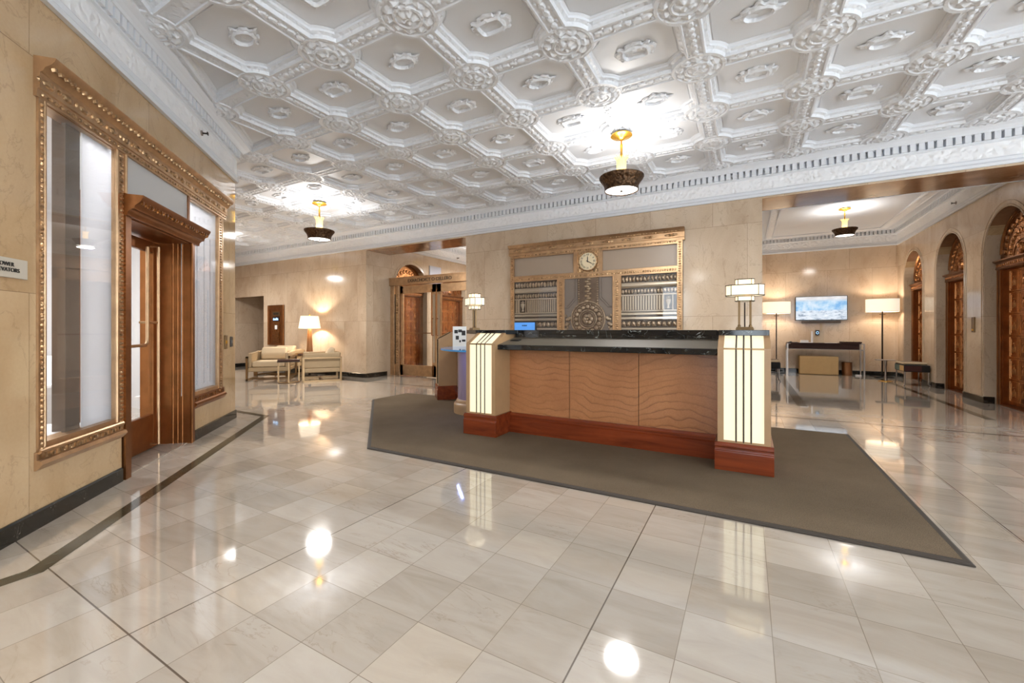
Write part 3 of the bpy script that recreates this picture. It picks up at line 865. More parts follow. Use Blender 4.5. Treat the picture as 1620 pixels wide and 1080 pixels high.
# ---------------------------------------------------------------- bronze shop front in the diagonal wall
def framed_window(n, x0, x1, z0, z1, y=-0.008):
    m = MB(); m.box(x0, x1, y-0.003, y+0.003, z0, z1)
    o = m.build('window_%d' % n, M['glassm'], at=DIAG, kind='structure')
    return o
# large left pane
w1 = framed_window(1, 2.46, 3.15, 0.48, 2.52)
f = MB()
f.box(3.145, 3.20, -0.04, 0.012, 0.35, 2.52); f.box(2.335, 2.465, -0.03, 0.004, 0.35, 2.52)
f.box(2.465, 3.145, -0.1, 0.0, 0.44, 0.485); f.box(2.46, 3.15, -0.1, -0.01, 2.495, 2.55)
f.tube([(3.15, 0.005, 0.46), (3.15, 0.005, 2.5)], 0.012, 8); f.tube([(2.36, 0.005, 0.35), (2.36, 0.005, 2.5)], 0.012, 8); f.tube([(2.46, 0.0, 0.46), (2.46, 0.0, 2.5)], 0.012, 8)
for k in range(66):
    z = 0.42+k*0.0315
    f.dome((3.176, 0.012, z), 0.011, 0.014, 0.012, 'y', 6, 2, 1); f.dome((2.41, 0.004, z), 0.022, 0.013, 0.012, 'y', 6, 2, 1)
f.build('window_frame', [M['gold'], M['goldc']], w1, smooth=40)
f = MB()
f.prism_yz([(-0.05, 0.44), (0.012, 0.44), (0.012, 0.395), (0.03, 0.39), (0.04, 0.37), (0.025, 0.35), (0.01, 0.335), (-0.05, 0.335)], 2.40, 3.215)
f.tube([(2.41, 0.014, 0.442), (3.2, 0.014, 0.442)], 0.014, 8)
for k in range(24): f.box(2.44+k*0.0305, 2.458+k*0.0305, 0.01, 0.019, 0.398, 0.425, 1)
f.box(2.46, 3.15, -0.5, -0.06, 0.42, 0.47, 2)
f.build('window_sill', [M['gold'], M['goldc'], M['white']], w1, smooth=40)
f = MB(); f.box(2.36, 2.735, -0.06, -0.05, 0.47, 2.62); f.build('blind', M['whiteshade'], w1)
# narrow right pane
w2 = framed_window(2, 0.55, 1.21, 0.49, 2.52)
f = MB()
f.box(0.42, 0.555, -0.03, 0.006, 0.33, 2.52); f.box(0.555, 1.21, -0.1, 0.0, 0.46, 0.50); f.box(0.55, 1.21, -0.1, -0.01, 2.495, 2.55)
f.tube([(0.55, 0, 0.48), (0.55, 0, 2.5)], 0.012, 8); f.tube([(0.44, 0, 0.45), (0.44, 0, 2.5)], 0.012, 8)
for k in range(66): f.dome((0.495, 0.006, 0.42+k*0.0315), 0.022, 0.013, 0.012, 'y', 6, 2, 1)
f.build('window_frame', [M['gold'], M['goldc']], w2, smooth=40)
f = MB(); f.prism_yz([(-0.05, 0.46), (0.012, 0.46), (0.014, 0.40), (0.035, 0.39), (0.04, 0.37), (0.02, 0.345), (0.01, 0.33), (-0.05, 0.33)], 0.40, 1.215)
for k in range(26): f.box(0.44+k*0.0295, 0.458+k*0.0295, 0.01, 0.019, 0.405, 0.445, 1)
f.box(0.55, 1.21, -0.5, -0.06, 0.44, 0.48, 2)
f.build('window_sill', [M['copper'], M['copperc'], M['white']], w2, smooth=40)
f = MB(); f.box(0.43, 1.29, -0.07, -0.06, 0.48, 2.62)
for x in (0.62, 0.78, 0.96, 1.12): f.box(x, x+0.012, -0.06, -0.055, 0.55, 2.2)
f.build('blind', M['whiteshade'], w2)
# transom over the door
w3 = framed_window(3, 1.31, 2.35, 2.20, 2.52)
w3.data.materials.clear(); w3.data.materials.append(M['glassf'])
f = MB(); f.box(1.31, 2.335, -0.1, -0.01, 2.49, 2.55); f.box(1.285, 1.325, -0.1, 0.004, 2.18, 2.52); f.box(2.325, 2.36, -0.1, 0.0, 2.18, 2.52)
f.build('window_frame', M['copper'], w3)
# entablature across the whole front
f = MB()
f.prism_yz([(-0.05, 2.50), (0.015, 2.50), (0.02, 2.545), (0.03, 2.55), (0.03, 2.64), (0.045, 2.648), (0.055, 2.67), (0.085, 2.69), (0.10, 2.71), (0.105, 2.728), (0.0, 2.732), (-0.05, 2.72)], 0.36, 3.22)
for k in range(56):
    x = 0.40+k*0.0505
    f.dome((x, 0.066, 2.682), 0.019, 0.022, 0.022, 'y', 6, 2, 1)
    f.dome((x, 0.02, 2.522), 0.020, 0.012, 0.010, 'y', 6, 2, 1)
for k in range(19):
    x = 0.45+k*0.15
    f.dome((x, 0.029, 2.595), 0.052, 0.026, 0.016, 'y', 10, 2, 1); f.dome((x+0.075, 0.029, 2.595), 0.014, 0.018, 0.014, 'y', 6, 2, 1)
f.build('trim_14', [M['gold'], M['goldc']], at=DIAG, smooth=40, kind='structure')
# door case: jambs, cornice and deep copper reveal
f = MB()
f.box(2.315, 2.385, -0.3, 0.02, 0, 2.2); f.box(1.215, 1.285, -0.42, 0.02, 0, 2.2)
f.box(1.285, 2.315, -0.42, 0.0, 2.02, 2.20)
f.prism_yz([(0.0, 2.03), (0.03, 2.03), (0.035, 2.06), (0.055, 2.08), (0.075, 2.085), (0.08, 2.11), (0.11, 2.135), (0.13, 2.17), (0.135, 2.19), (0.0, 2.195)], 1.14, 2.39)
for k in range(27): f.dome((1.17+k*0.0455, 0.105, 2.135), 0.016, 0.022, 0.02, 'y', 6, 2, 1)
for y in (-0.06, -0.10, -0.14): f.tube([(1.288, y, 0), (1.288, y, 2.02)], 0.005, 6)
f.box(1.285, 1.29, -0.28, -0.15, 0.06, 1.96)
f.tube([(1.285, 0.02, 0), (1.285, 0.02, 2.03)], 0.011, 8)
f.build('trim_15', [M['copper'], M['copperc']], at=DIAG, smooth=40, kind='structure')
f = MB(); f.box(1.285, 2.315, -0.42, -0.02, 0, 0.006); f.build('trim_16', M['stripe'], at=DIAG, kind='structure').data.materials[0] = M['floor']
# the door leaf
f = MB()
yd0, yd1 = -0.30, -0.255
f.box(1.30, 1.40, yd0, yd1, 0.01, 2.0); f.box(2.21, 2.31, yd0, yd1, 0.01, 2.0); f.box(1.40, 2.21, yd0, yd1, 0.01, 0.33); f.box(1.40, 2.21, yd0, yd1, 1.90, 2.0)
dr = f.build('door_1', M['copper'], at=DIAG, kind='structure', bevel=0.004)
f = MB(); f.box(1.40, 2.21, -0.281, -0.273, 0.33, 1.90); f.build('glass', M['glass'], dr)
f = MB()
f.tube([(1.45, -0.255, 0.05), (1.45, -0.19, 0.05), (1.45, -0.19, 1.95), (1.45, -0.255, 1.95)], 0.013, 8); 
f.build('edge_bar', M['gold'], dr, smooth=50)
f = MB()
f.tube([(1.62, -0.262, 1.22), (1.62, -0.20, 1.22), (1.45, -0.20, 1.22)], 0.012, 8)
f.tube([(1.62, -0.20, 1.92), (1.62, -0.20, 1.06), (1.625, -0.20, 1.03), (1.65, -0.20, 1.01), (1.95, -0.20, 1.005), (2.15, -0.20, 1.005), (2.15, -0.262, 1.005)], 0.014, 8)
f.build('door_handle', M['gold'], dr, smooth=50)

# the white room behind the shop front
mb = MB()
mb.box(-8.7, -8.5, -2.2, 2.79, 0, 3.0); mb.box(-8.5, -3.6, -2.2, -2.0, 0, 3.0)
mb.box(-8.5, -6.1, 2.70, 2.79, 0, 3.0)
mb.box(-8.52, -8.47, -2, 2.7, 0.80, 0.86); mb.box(-8.5, -8.48, -2, 2.7, 0.2, 0.8)
for y in (-1.4, -0.6, 0.2, 1.0, 1.8): mb.box(-8.5, -8.48, y, y+0.03, 0.9, 2.6)
mb.build('wall_shop', M['white'], kind='structure')
mb = MB(); mb.prism([(-8.6, -2.1), (-3.62, -2.1), (-3.62, 0.2), (-6.1, 2.72), (-8.6, 2.72)], 2.9, 2.96)
mb.sweep([(0, 2.66), (0.03, 2.66), (0.05, 2.74), (0.09, 2.82), (0.12, 2.9)], [(-8.5, -2.0), (-8.5, 2.7)], -1)
mb.build('ceiling_shop', M['white'], kind='structure')
mb = MB(); mb.box(-8.5, -8.485, -2, 2.7, 0, 0.11); mb.build('baseboard_shop', M['base'], kind='structure')
mb = MB(); mb.box(-8.1, -5.6, -1.8, 1.9, 0, 0.012); tag(mb.build('carpet', M['carpetblue']), 'dark teal carpet on the floor of the white room behind the shop window', 'carpet')
mb = MB(); mb.box(2.741, 2.873, -0.08, -0.06, 0, 2.9); mb.box(2.741, 2.76, -0.2, -0.08, 0, 2.9)
mb.build('trim_17', M['darkwall'], at=DIAG, kind='structure')
# sofa end seen through the left pane
so = thing('sofa', 'white upholstered sofa end seen through the left shop window', 'sofa', (-6.75, 1.05, 0.012), math.radians(200))
m = MB(); m.box(-0.9, 0.9, -0.4, 0.42, 0.16, 0.42); m.build('seat', M['greyband'], so, bevel=0.04)
m = MB(); m.prism_yz([(-0.42, 0.4), (-0.22, 0.42), (-0.28, 0.86), (-0.44, 0.86)], -0.9, 0.9); m.build('backrest', M['white'], so, bevel=0.03)
for sx in (-1, 1):
    m = MB(); m.box(sx*0.9, sx*1.02, -0.44, 0.42, 0.14, 0.62); m.build('armrest', M['white'], so, bevel=0.03)
for sx in (-0.92, 0.92):
    for sy in (-0.36, 0.34):
        m = MB(); m.box(sx-0.02, sx+0.02, sy-0.02, sy+0.02, 0, 0.16); m.build('leg', M['darkmetal'], so)
for k, (x, y) in enumerate([(-7.2, -0.9), (-6.3, 0.7), (-4.9, -1.1), (-4.55, 0.95), (-5.55, 1.95)]):  # last two are added to light the blinds from behind
    m = MB(); m.lathe([(0.0, 2.886), (0.11, 2.886), (0.12, 2.9), (0.12, 2.905)], (x, y, 0), 24)
    o = m.build('ceiling_light', M['disc'], smooth=40); 
    tag(o, 'round recessed ceiling light in the white room behind the shop window', 'ceiling light', 'recessed lights in the shop')
    area('shop_lamp', (x, y, 2.87), 0.24, 40 if k < 3 else 24, (1, 0.99, 0.98))

# ---------------------------------------------------------------- elevator doorways
def elevator(n, at, c, label):
    r = 0.60
    f = MB()
    # jambs and arch band
    f.box(c-0.612, c-0.50, -0.27, -0.14, 0, 2.10); f.box(c+0.50, c+0.612, -0.27, -0.14, 0, 2.10)
    for s in (-1, 1):
        f.tube([(c+s*0.507, -0.14, 0), (c+s*0.507, -0.14, 2.1)], 0.012, 8); f.tube([(c+s*0.60, -0.14, 0), (c+s*0.60, -0.14, 2.1)], 0.010, 8)
        f.box(c+s*0.49, c+s*0.505, -0.24, -0.16, 0, 2.1)
    root = f.build('door_%d' % n, M['copper'], at=at, smooth=40, kind='structure')
    root['label'] = label
    f = MB()
    arc = [(c+0.612*math.cos(t), SPRING+0.612*math.sin(t)) for t in [PI*k/32 for k in range(33)]]
    f.prism_xz([(c-0.612, 2.20)]+arc[::-1]+[(c+0.612, 2.20)], -0.27, -0.18, 1)
    for rr, t in ((0.597, 0.014), (0.56, 0.007), (0.24, 0.010), (0.40, 0.006)):
        cz = SPRING if rr > 0.3 else 2.22
        f.tube([(c+rr*math.cos(q), -0.176, cz+rr*math.sin(q)) for q in [PI*k/28 for k in range(29)]], t, 6, 0)
    for k in range(13):
        q = PI*(k+0.5)/13
        f.dome((c+0.48*math.cos(q), -0.18, SPRING-0.03+0.46*math.sin(q)), 0.05, 0.05, 0.03, 'y', 8, 2, 1)
        f.dome((c+0.32*math.cos(q), -0.18, SPRING-0.05+0.32*math.sin(q)), 0.03, 0.04, 0.03, 'y', 8, 2, 1)
    f.dome((c, -0.18, 2.32), 0.10, 0.09, 0.05, 'y', 12, 3, 1); f.dome((c, -0.16, 2.36), 0.04, 0.05, 0.05, 'y', 8, 2, 1)
    f.build('tympanum', [M['copper'], M['doorc']], root, smooth=40)
    f = MB()
    f.prism_yz([(-0.27, 2.07), (-0.13, 2.07), (-0.115, 2.09), (-0.125, 2.10), (-0.125, 2.17), (-0.10, 2.185), (-0.085, 2.20), (-0.09, 2.215), (-0.27, 2.215)], c-0.612, c+0.612)
    for k in range(22): f.dome((c-0.57+k*0.0545, -0.125, 2.135), 0.022, 0.022, 0.012, 'y', 6, 2, 1)
    f.build('transom', [M['copper'], M['doorc']], root, smooth=40)
    for s in (-1, 1):
        f = MB(); x0, x1 = (c-0.5, c-0.003) if s < 0 else (c+0.003, c+0.5)
        f.box(x0, x1, -0.27, -0.235, 0.02, 2.08)
        cw = (x1-x0)/2; rh = 2.0/6
        for i in range(2):
            for j in range(6):
                a0, a1 = x0+cw*i+0.008, x0+cw*(i+1)-0.008; b0, b1 = 0.06+rh*j+0.008, 0.06+rh*(j+1)-0.008
                lv = [(0, -0.235), (0.003, -0.222), (0.012, -0.222), (0.015, -0.234), (0.030, -0.234), (0.032, -0.227), (0.038, -0.227), (0.041, -0.236)]
                v = []
                for t, y in lv: v += [(a0+t, y, b0+t), (a1-t, y, b0+t), (a1-t, y, b1-t), (a0+t, y, b1-t)]
                fs = []
                for q in range(len(lv)-1):
                    for k in range(4): fs.append((q*4+k, q*4+(k+1) % 4, (q+1)*4+(k+1) % 4, (q+1)*4+k))
                f.add(v, fs[:12], 2); f.add(v, fs[12:], 0)
                f.add([v[-4], v[-3], v[-2], v[-1]], [(0, 1, 2, 3)], 1)
                cx_, cz_ = (a0+a1)/2, (b0+b1)/2
                f.dome((cx_, -0.234, cz_-0.02), 0.022, 0.060, 0.012, 'y', 10, 3, 1); f.dome((cx_, -0.232, cz_+0.055), 0.013, 0.016, 0.014, 'y', 8, 2, 1)
                for q in (-1, 1): f.dome((cx_+q*0.036, -0.234, cz_-0.04), 0.010, 0.05, 0.008, 'y', 6, 2, 1)
        f.build('door_leaf', [M['door'], M['doorc'], M['doorline']], root, smooth=24)
    f = MB(); f.box(c-0.6, c+0.6, -0.34, -0.272, 0, 2.95); f.build('door_backing', M['darkmetal'], root)
    f = MB(); f.box(c-0.5, c+0.5, -0.27, -0.12, 0, 0.012); f.build('threshold', M['copper'], root)
for n, c, lb in ((2, 12.665, 'bronze elevator doors under the farthest arch of the right wall'), (3, 10.705, 'bronze elevator doors under the middle arch of the right wall'), (4, 8.78, 'bronze elevator doors under the nearest arch of the right wall')):
    elevator(n, RIGHT, c, lb)
for n, c, lb in ((5, -12.48, 'bronze elevator doors farthest inside the left hall'), (6, -10.58, 'bronze elevator doors in the middle of the left hall'), (7, -8.67, 'bronze elevator doors just behind the glass bronze doors')):
    elevator(n, LEFT, c, lb)

# ---------------------------------------------------------------- bronze and glass double doors closing the left hall
YD = 7.88
f = MB()
f.box(-7.97, -7.83, YD, YD+0.1, 0, 2.27); f.box(-7.97, -5.05, YD-0.04, YD+0.1, 2.27, 2.46); f.box(-7.97, -5.05, YD-0.055, YD+0.11, 2.445, 2.465)
f.box(-7.69, -7.655, YD, YD+0.09, 0, 2.27); f.box(-7.83, -7.69, YD+0.02, YD+0.06, 2.06, 2.27); f.box(-7.83, -7.69, YD+0.02, YD+0.06, 0, 0.28)
for x in (-7.835, -7.69, -7.655): f.tube([(x, YD-0.004, 0), (x, YD-0.004, 2.27)], 0.010, 6)
f.box(-5.32, -5.05, YD, YD+0.1, 0, 2.27)
d7 = f.build('door_8', M['gold'], kind='structure', smooth=40)
d7['label'] = 'bronze framed glass double doors with a lettered header, left of the desk'
f = MB(); f.box(-7.80, -7.72, YD+0.02, YD+0.045, 0.28, 2.06)
for k in range(26): f.dome((-7.76, YD+0.02, 0.33+k*0.066), 0.03, 0.028, 0.02, '-y', 8, 2)
f.build('carved_strip', M['goldc'], d7, smooth=40)
f = MB(); f.box(-7.83, -7.80, YD+0.03, YD+0.05, 0.28, 2.06); f.build('dark_strip', M['blackplastic'], d7)
for s, (x0, x1) in enumerate(((-7.645, -6.49), (-6.475, -5.33))):
    f = MB(); y0, y1 = YD+0.02, YD+0.065
    hs = x1-0.13 if s == 0 else x0
    f.box(x0, x0+(0.09 if s == 0 else 0.13), y0, y1, 0.015, 2.255); f.box(x1-(0.13 if s == 0 else 0.09), x1, y0, y1, 0.015, 2.255)
    f.box(x0, x1, y0, y1, 0.015, 0.28); f.box(x0, x1, y0, y1, 2.06, 2.255)
    lf = f.build('door_leaf', M['gold'], d7, bevel=0.004)
    f = MB(); f.box(x0+0.08, x1-0.08, YD+0.04, YD+0.046, 0.28, 2.06); f.build('glass', M['glass'], lf)
    hx = x1-0.065 if s == 0 else x0+0.065
    f = MB(); f.box(hx-0.03, hx+0.03, y0-0.012, y0, 0.36, 2.0); f.build('push_plate', M['silver'], lf)
    f = MB()
    f.tube([(hx-0.02, y0, 1.02), (hx-0.02, y0-0.07, 1.02), (hx-0.02, y0-0.07, 2.12), (hx-0.02, y0, 2.12)], 0.014, 8)
    f.tube([(hx-0.02, y0, 1.42), (hx-0.02, y0-0.07, 1.42)], 0.012, 8); f.tube([(hx, y0-0.03, 0.05), (hx, y0-0.03, 0.30)], 0.014, 8)
    f.build('door_handle', M['copper'], lf, smooth=40)
    f = MB(); f.tube([(x0+0.09, y0+0.045, 1.07), (x1-0.09, y0+0.045, 1.07)], 0.012, 8); f.build('push_bar', M['copper'], lf, smooth=40)
f = MB(); f.tube([(-7.6, YD-0.05, 0.0), (-7.6, YD-0.05, 0.09)], 0.012, 8); f.tube([(-7.75, YD-0.05, 0.03), (-7.6, YD-0.05, 0.03)], 0.012, 8); f.build('floor_pivot', M['gold'], d7, smooth=40)
text_obj('lettering', 'EXARCHOICT O CELLERO', 0.115, M['ink'], d7, (-6.66, YD-0.043, 2.36))

# ---------------------------------------------------------------- carpet island and reception desk
def wpart(mb, name, mats, root, **kw):
    o = mb.build(name, mats, root, **kw)
    o.matrix_parent_inverse = Matrix.Translation(-Vector(root.location))
    return o

rug_poly = [(-3.21, 2.87), (0.965, 2.87), (0.965, 5.80), (-5.36, 5.72), (-5.36, 4.90)]
rt = thing('carpet_mat', 'large grey brown carpet mat with cut corners under the reception desk', 'carpet', (-1.2, 4.3, 0))
def inset_poly(poly, t):
    n = len(poly); out = []
    for i in range(n):
        p0, p, p1 = Vector(poly[i-1]), Vector(poly[i]), Vector(poly[(i+1) % n])
        d1 = (p-p0).normalized(); d2 = (p1-p).normalized()
        n1 = Vector((-d1.y, d1.x)); n2 = Vector((-d2.y, d2.x)); q = n1+n2; q /= q.dot(n1)
        out.append(tuple(p+q*t))
    return out
m = MB(); m.prism(inset_poly(rug_poly, 0.035), 0.0005, 0.016); wpart(m, 'pile', M['carpet'], rt)
m = MB(); m.sweep([(0, 0.0005), (0, 0.008), (0.012, 0.014), (0.036, 0.0145), (0.036, 0.0005)], rug_poly, 1, True); wpart(m, 'rubber_edge', M['carpet_edge'], rt)

DZ = 0.0165
desk = thing('reception_desk', 'large reception desk with lit pillars, sandstone front and black marble counter', 'desk', (-1.2, 4.5, DZ))
def dpart(mb, name, mats, **kw): return wpart(mb, name, mats, desk, **kw)
# pillars
def pillar(loc, rot, extra=None):
    T = Matrix.Translation(Vector(loc)) @ Matrix.Rotation(rot, 4, 'Z')
    hw, gz = 0.1865, 0.142
    prof = [(0, 0.222), (0, 0.985), (0.215, 1.10), (0.46, 1.10), (0.46, 0.222)]
    b = MB(); b.T = T
    b.prism_yz(prof, -hw, -gz); b.prism_yz(prof, gz, hw)
    b.prism_yz([(0.028, 0.222), (0.028, 0.97), (0.22, 1.074), (0.46, 1.10), (0.46, 0.222)], -gz, gz)
    b.box(-gz, gz, 0.0, 0.03, 0.222, 0.24)
    body = dpart(b, 'light_pillar', M['tanpaint'])
    g = MB(); g.T = T; g.box(-gz, gz, 0.008, 0.029, 0.24, 0.975); a = dpart(g, 'lit_panel', M['lamppanel']); 
    g = MB(); g.T = T; g.prism_yz([(0.012, 0.985), (0.22, 1.096), (0.22, 1.075), (0.027, 0.970)], -gz, gz); a2 = dpart(g, 'lit_panel', M['lamppanel'])
    bars = []
    for x in (-0.053, 0.0, 0.053):
        g = MB(); g.T = T
        g.tube([(x, 0.004, 0.23), (x, 0.004, 0.985), (x, 0.215, 1.098)], 0.006, 6)
        bars.append(dpart(g, 'glazing_bar', M['darkmetal']))
    g = MB(); g.T = T; g.box(-gz, gz, 0.0, 0.012, 0.974, 0.988); bars.append(dpart(g, 'glazing_bar', M['chairframe']))
    g = MB(); g.T = T
    g.prism_yz([(-0.024, 0), (-0.024, 0.155), (-0.014, 0.165), (-0.014, 0.185), (-0.022, 0.19), (-0.022, 0.205), (-0.008, 0.224), (0.47, 0.224), (0.47, 0)], -0.208, 0.208)
    bars.append(dpart(g, 'plinth', M['mahog'], bevel=0.003))
    for o in [a, a2]+bars:
        o.parent = body; o.matrix_parent_inverse = Matrix.Identity(4)
        o.location = (0, 0, 0)
pillar((-0.026, 3.83, DZ), 0)
pillar((-2.515, 3.80, DZ), 0)
pillar((-4.505, 5.515, DZ), -PI/4)
# front between the pillars
X0, X1 = -2.33, -0.214
b = MB(); b.box(X0, X1, 4.15, 4.55, DZ, 0.94); b.box(X0, X1, 4.276, 4.55, 0.94, 1.10); dpart(b, 'carcass', M['tanpaint'])
for a0, a1 in ((X0, -1.618), (-1.612, -0.912), (-0.906, X1)):
    b = MB(); b.box(a0, a1, 4.115, 4.15, 0.22, 0.94); dpart(b, 'stone_panel', M['sand'])
b = MB(); b.prism_yz([(4.082, DZ), (4.082, 0.165), (4.094, 0.175), (4.094, 0.192), (4.084, 0.197), (4.084, 0.212), (4.10, 0.232), (4.15, 0.232), (4.15, DZ)], X0+0.02, X1-0.02); dpart(b, 'skirting', M['mahog'])
b = MB(); b.box(X0, X1, 3.85, 4.27, 0.94, 0.992); dpart(b, 'writing_ledge', M['black'], bevel=0.004)
b = MB(); b.prism_yz([(3.87, 0.9915), (3.87, 0.995), (4.214, 1.066), (4.214, 0.9915)], X0+0.005, X1-0.005); dpart(b, 'ledge_inset', plain('grey_brown_leather', (88, 80, 67), 0.45, var=0.06))
b = MB(); b.box(X0+0.02, X1-0.005, 4.215, 4.275, 0.992, 1.105); dpart(b, 'upstand', M['black'])
O3 = Matrix.Translation(Vector((-4.505, 5.515, 0))) @ Matrix.Rotation(-PI/4, 4, 'Z')
def w3p(x, y): v = O3 @ Vector((x, y, 0)); return (v.x, v.y)
b = MB()
b.prism([(0.158, 4.02), (0.158, 4.66), (-2.40, 4.66), w3p(2.15, 0.75), w3p(1.70, 0.75), w3p(1.70, 0.20), w3p(2.32, 0.20), (-2.70, 4.02), (-2.33, 4.02), (-2.28, 4.21), (-0.24, 4.21), (-0.214, 4.02)], 1.102, 1.149)
dpart(b, 'countertop', M['black'], bevel=0.003)
# left wing running back at 45 degrees
b = MB(); b.T = O3
b.box(0.19, 2.2, 0.30, 0.62, DZ, 0.87); b.box(1.72, 2.35, 0.33, 0.72, 0.87, 1.10)
dpart(b, 'wing_carcass', M['tanpaint'])
b = MB(); b.T = O3; b.prism_yz([(0.268, DZ), (0.268, 0.165), (0.28, 0.175), (0.28, 0.2), (0.29, 0.232), (0.32, 0.232), (0.32, DZ)], 0.19, 2.25); dpart(b, 'skirting', M['mahog'])
b = MB(); b.T = O3; b.box(0.19, 1.72, 0.26, 0.66, 0.872, 0.90); b.box(0.60, 1.30, 0.10, 0.26, 0.872, 0.90); dpart(b, 'wing_top', M['black'], bevel=0.003)
b = MB(); b.T = O3
b.lathe([(0.30, 0.20), (0.30, 0.868)], (1.30, 0.45, 0), 40); dpart(b, 'column', M['lilac'], smooth=40)
b = MB(); b.T = O3
b.lathe([(0.355, DZ), (0.355, 0.13), (0.345, 0.15), (0.325, 0.16), (0.322, 0.185), (0.305, 0.205), (0.29, 0.205)], (1.30, 0.45, 0), 40); dpart(b, 'column_base', M['tanpaint'], smooth=40)
b = MB(); b.T = O3
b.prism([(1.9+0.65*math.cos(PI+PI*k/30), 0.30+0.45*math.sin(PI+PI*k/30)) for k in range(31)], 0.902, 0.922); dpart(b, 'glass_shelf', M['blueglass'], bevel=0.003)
b = MB(); b.T = O3; b.box(1.62, 2.05, 0.10, 0.115, 0.890, 0.900); dpart(b, 'light_strip', M['led'])  # added glowing strip that gives shelf and column their blue cast
lv = O3 @ Vector((1.8, 0.1, 0.885)); area('blue_strip_lamp', lv, 0.4, 1.0, (0.35, 0.45, 1.0), (0, 0, -PI/4), shape='RECTANGLE', size_y=0.02)  # added lamp for the same blue cast
# staff side: lower worktop and right return
b = MB(); b.box(-2.3, -0.25, 4.56, 5.05, 0.74, 0.78); b.box(-2.3, -2.25, 4.56, 5.0, DZ, 0.74); b.box(-0.30, -0.25, 4.56, 5.0, DZ, 0.74); b.box(-2.75, -2.3, 4.75, 5.1, 0.74, 0.78); b.box(-2.75, -2.7, 4.75, 5.05, DZ, 0.74); dpart(b, 'worktop', M['mahog'])
b = MB(); b.box(-0.2, 0.145, 4.30, 5.55, DZ, 1.10); dpart(b, 'return_carcass', M['tanpaint'])
b = MB(); b.box(-0.22, 0.158, 4.665, 5.57, 1.102, 1.149); dpart(b, 'return_top', M['black'])
# things on the desk
t = thing('pen_tray', 'small dark flat tray at the left end of the marble writing ledge', 'tray', (-2.22, 4.06, 1.0349))
m = MB(); m.box(-0.055, 0.055, -0.035, 0.035, 0, 0.006); m.box(-0.045, 0.045, -0.027, 0.027, 0.006, 0.010); m.build('plate', M['blackplastic'], t); t.rotation_euler = (math.atan2(0.071, 0.344), 0, 0)

def table_lamp():
    t = thing('table_lamp', 'tiered mica shade table lamp on the counter above the right lit pillar', 'lamp', (-0.02, 4.38, 1.1495), 0, 'tiered lamps on the reception desk')
    m = MB(); m.box(-0.073, 0.073, -0.05, 0.05, 0, 0.016); m.box(-0.068, 0.068, -0.045, 0.045, 0.016, 0.028); m.build('base', M['brassplate'], t, bevel=0.002)
    for s in (-1, 1):
        m = MB(); m.box(s*0.045-0.009, s*0.045+0.009, -0.009, 0.009, 0.028, 0.27); m.lathe([(0.014, 0.028), (0.012, 0.045), (0.009, 0.05)], (s*0.045, 0, 0), 12); m.build('post', M['brassplate'], t)
    m = MB(); m.tube([(0, 0, 0.028), (0, 0, 0.25)], 0.006, 8); m.build('cord_tube', M['darkmetal'], t)
    def tier(hx, hy, z0, z1, cap):
        c = hx*0.70
        poly = [(-c, -hy), (c, -hy), (hx, -hy*0.45), (hx, hy*0.45), (c, hy), (-c, hy), (-hx, hy*0.45), (-hx, -hy*0.45)]
        m = MB(); m.sweep([(0, z0), (0, z1)], poly, 1, True); o = m.build('shade_tier', M['shade2'], t)
        f = MB()
        f.sweep([(-0.004, z0-0.003), (0.006, z0-0.003), (0.006, z0+0.004), (-0.004, z0+0.004), (-0.004, z0-0.003)], poly, 1, True)
        f.sweep([(-0.004, z1-0.004), (0.006, z1-0.004), (0.006, z1+0.003), (-0.004, z1+0.003), (-0.004, z1-0.004)], poly, 1, True)
        for x, y in poly: f.tube([(x, y, z0), (x, y, z1)], 0.003, 6)
        f.build('shade_frame', M['darkmetal'], o)
        if cap:
            q = MB(); q.prism([(x*0.98, y*0.98) for x, y in poly], z0+0.001, z0+0.003); q.build('diffuser', M['shade2'], o)
        return o
    tier(0.076, 0.062, 0.262, 0.305, True)
    tier(0.153, 0.095, 0.312, 0.405, True)
    tier(0.076, 0.062, 0.408, 0.458, False)
    return t
L1 = table_lamp()
L2 = dup(L1, (-3.04, 4.46, 1.1495), math.radians(-38), 'tiered mica shade table lamp at the left end of the counter, nearer the glass doors')
point('table_lamp_bulb', (-0.02, 4.38, 1.53), 0.04, 5, (1, 0.85, 0.62)); point('table_lamp_bulb', (-3.04, 4.46, 1.53), 0.04, 5, (1, 0.85, 0.62))

t = thing('monitor', 'small blue faced monitor behind the black counter, left of the ornamental panel', 'monitor', (-2.565, 4.93, 0.78))
m = MB(); m.lathe([(0.085, 0), (0.085, 0.01), (0.02, 0.018), (0.016, 0.2)], (0, 0.03, 0), 20); m.build('stand', M['blackplastic'], t, smooth=40)
m = MB(); m.box(-0.155, 0.165, 0.0, 0.03, 0.16, 0.475); m.build('case', M['blackplastic'], t, bevel=0.004)
m = MB(); m.box(-0.15, 0.15, -0.003, 0.0, 0.17, 0.468); sc_ = m.build('screen', M['bluescreen'], t)
m = MB()
for k, (x, w_) in enumerate(((-0.03, 0.010), (-0.015, 0.008), (0.0, 0.012), (0.016, 0.009), (0.03, 0.010))): m.box(x-w_/2, x+w_/2, -0.006, -0.003, 0.42, 0.436)
m.build('logo', M['ink'], sc_)
t = thing('brochure_stand', 'white upright brochure stand with small photographs on the low wing of the desk', 'brochure stand', w3p(0.98, 0.22)+(0.9005,), math.radians(36))
m = MB(); m.box(-0.10, 0.10, -0.07, 0.09, 0, 0.012); m.build('foot', M['white'], t)
m = MB(); m.prism_yz([(-0.05, 0.012), (-0.038, 0.012), (0.022, 0.30), (0.010, 0.30)], -0.098, 0.098); bd = m.build('board', M['paper'], t)
m = MB()
rr = random.Random(3)
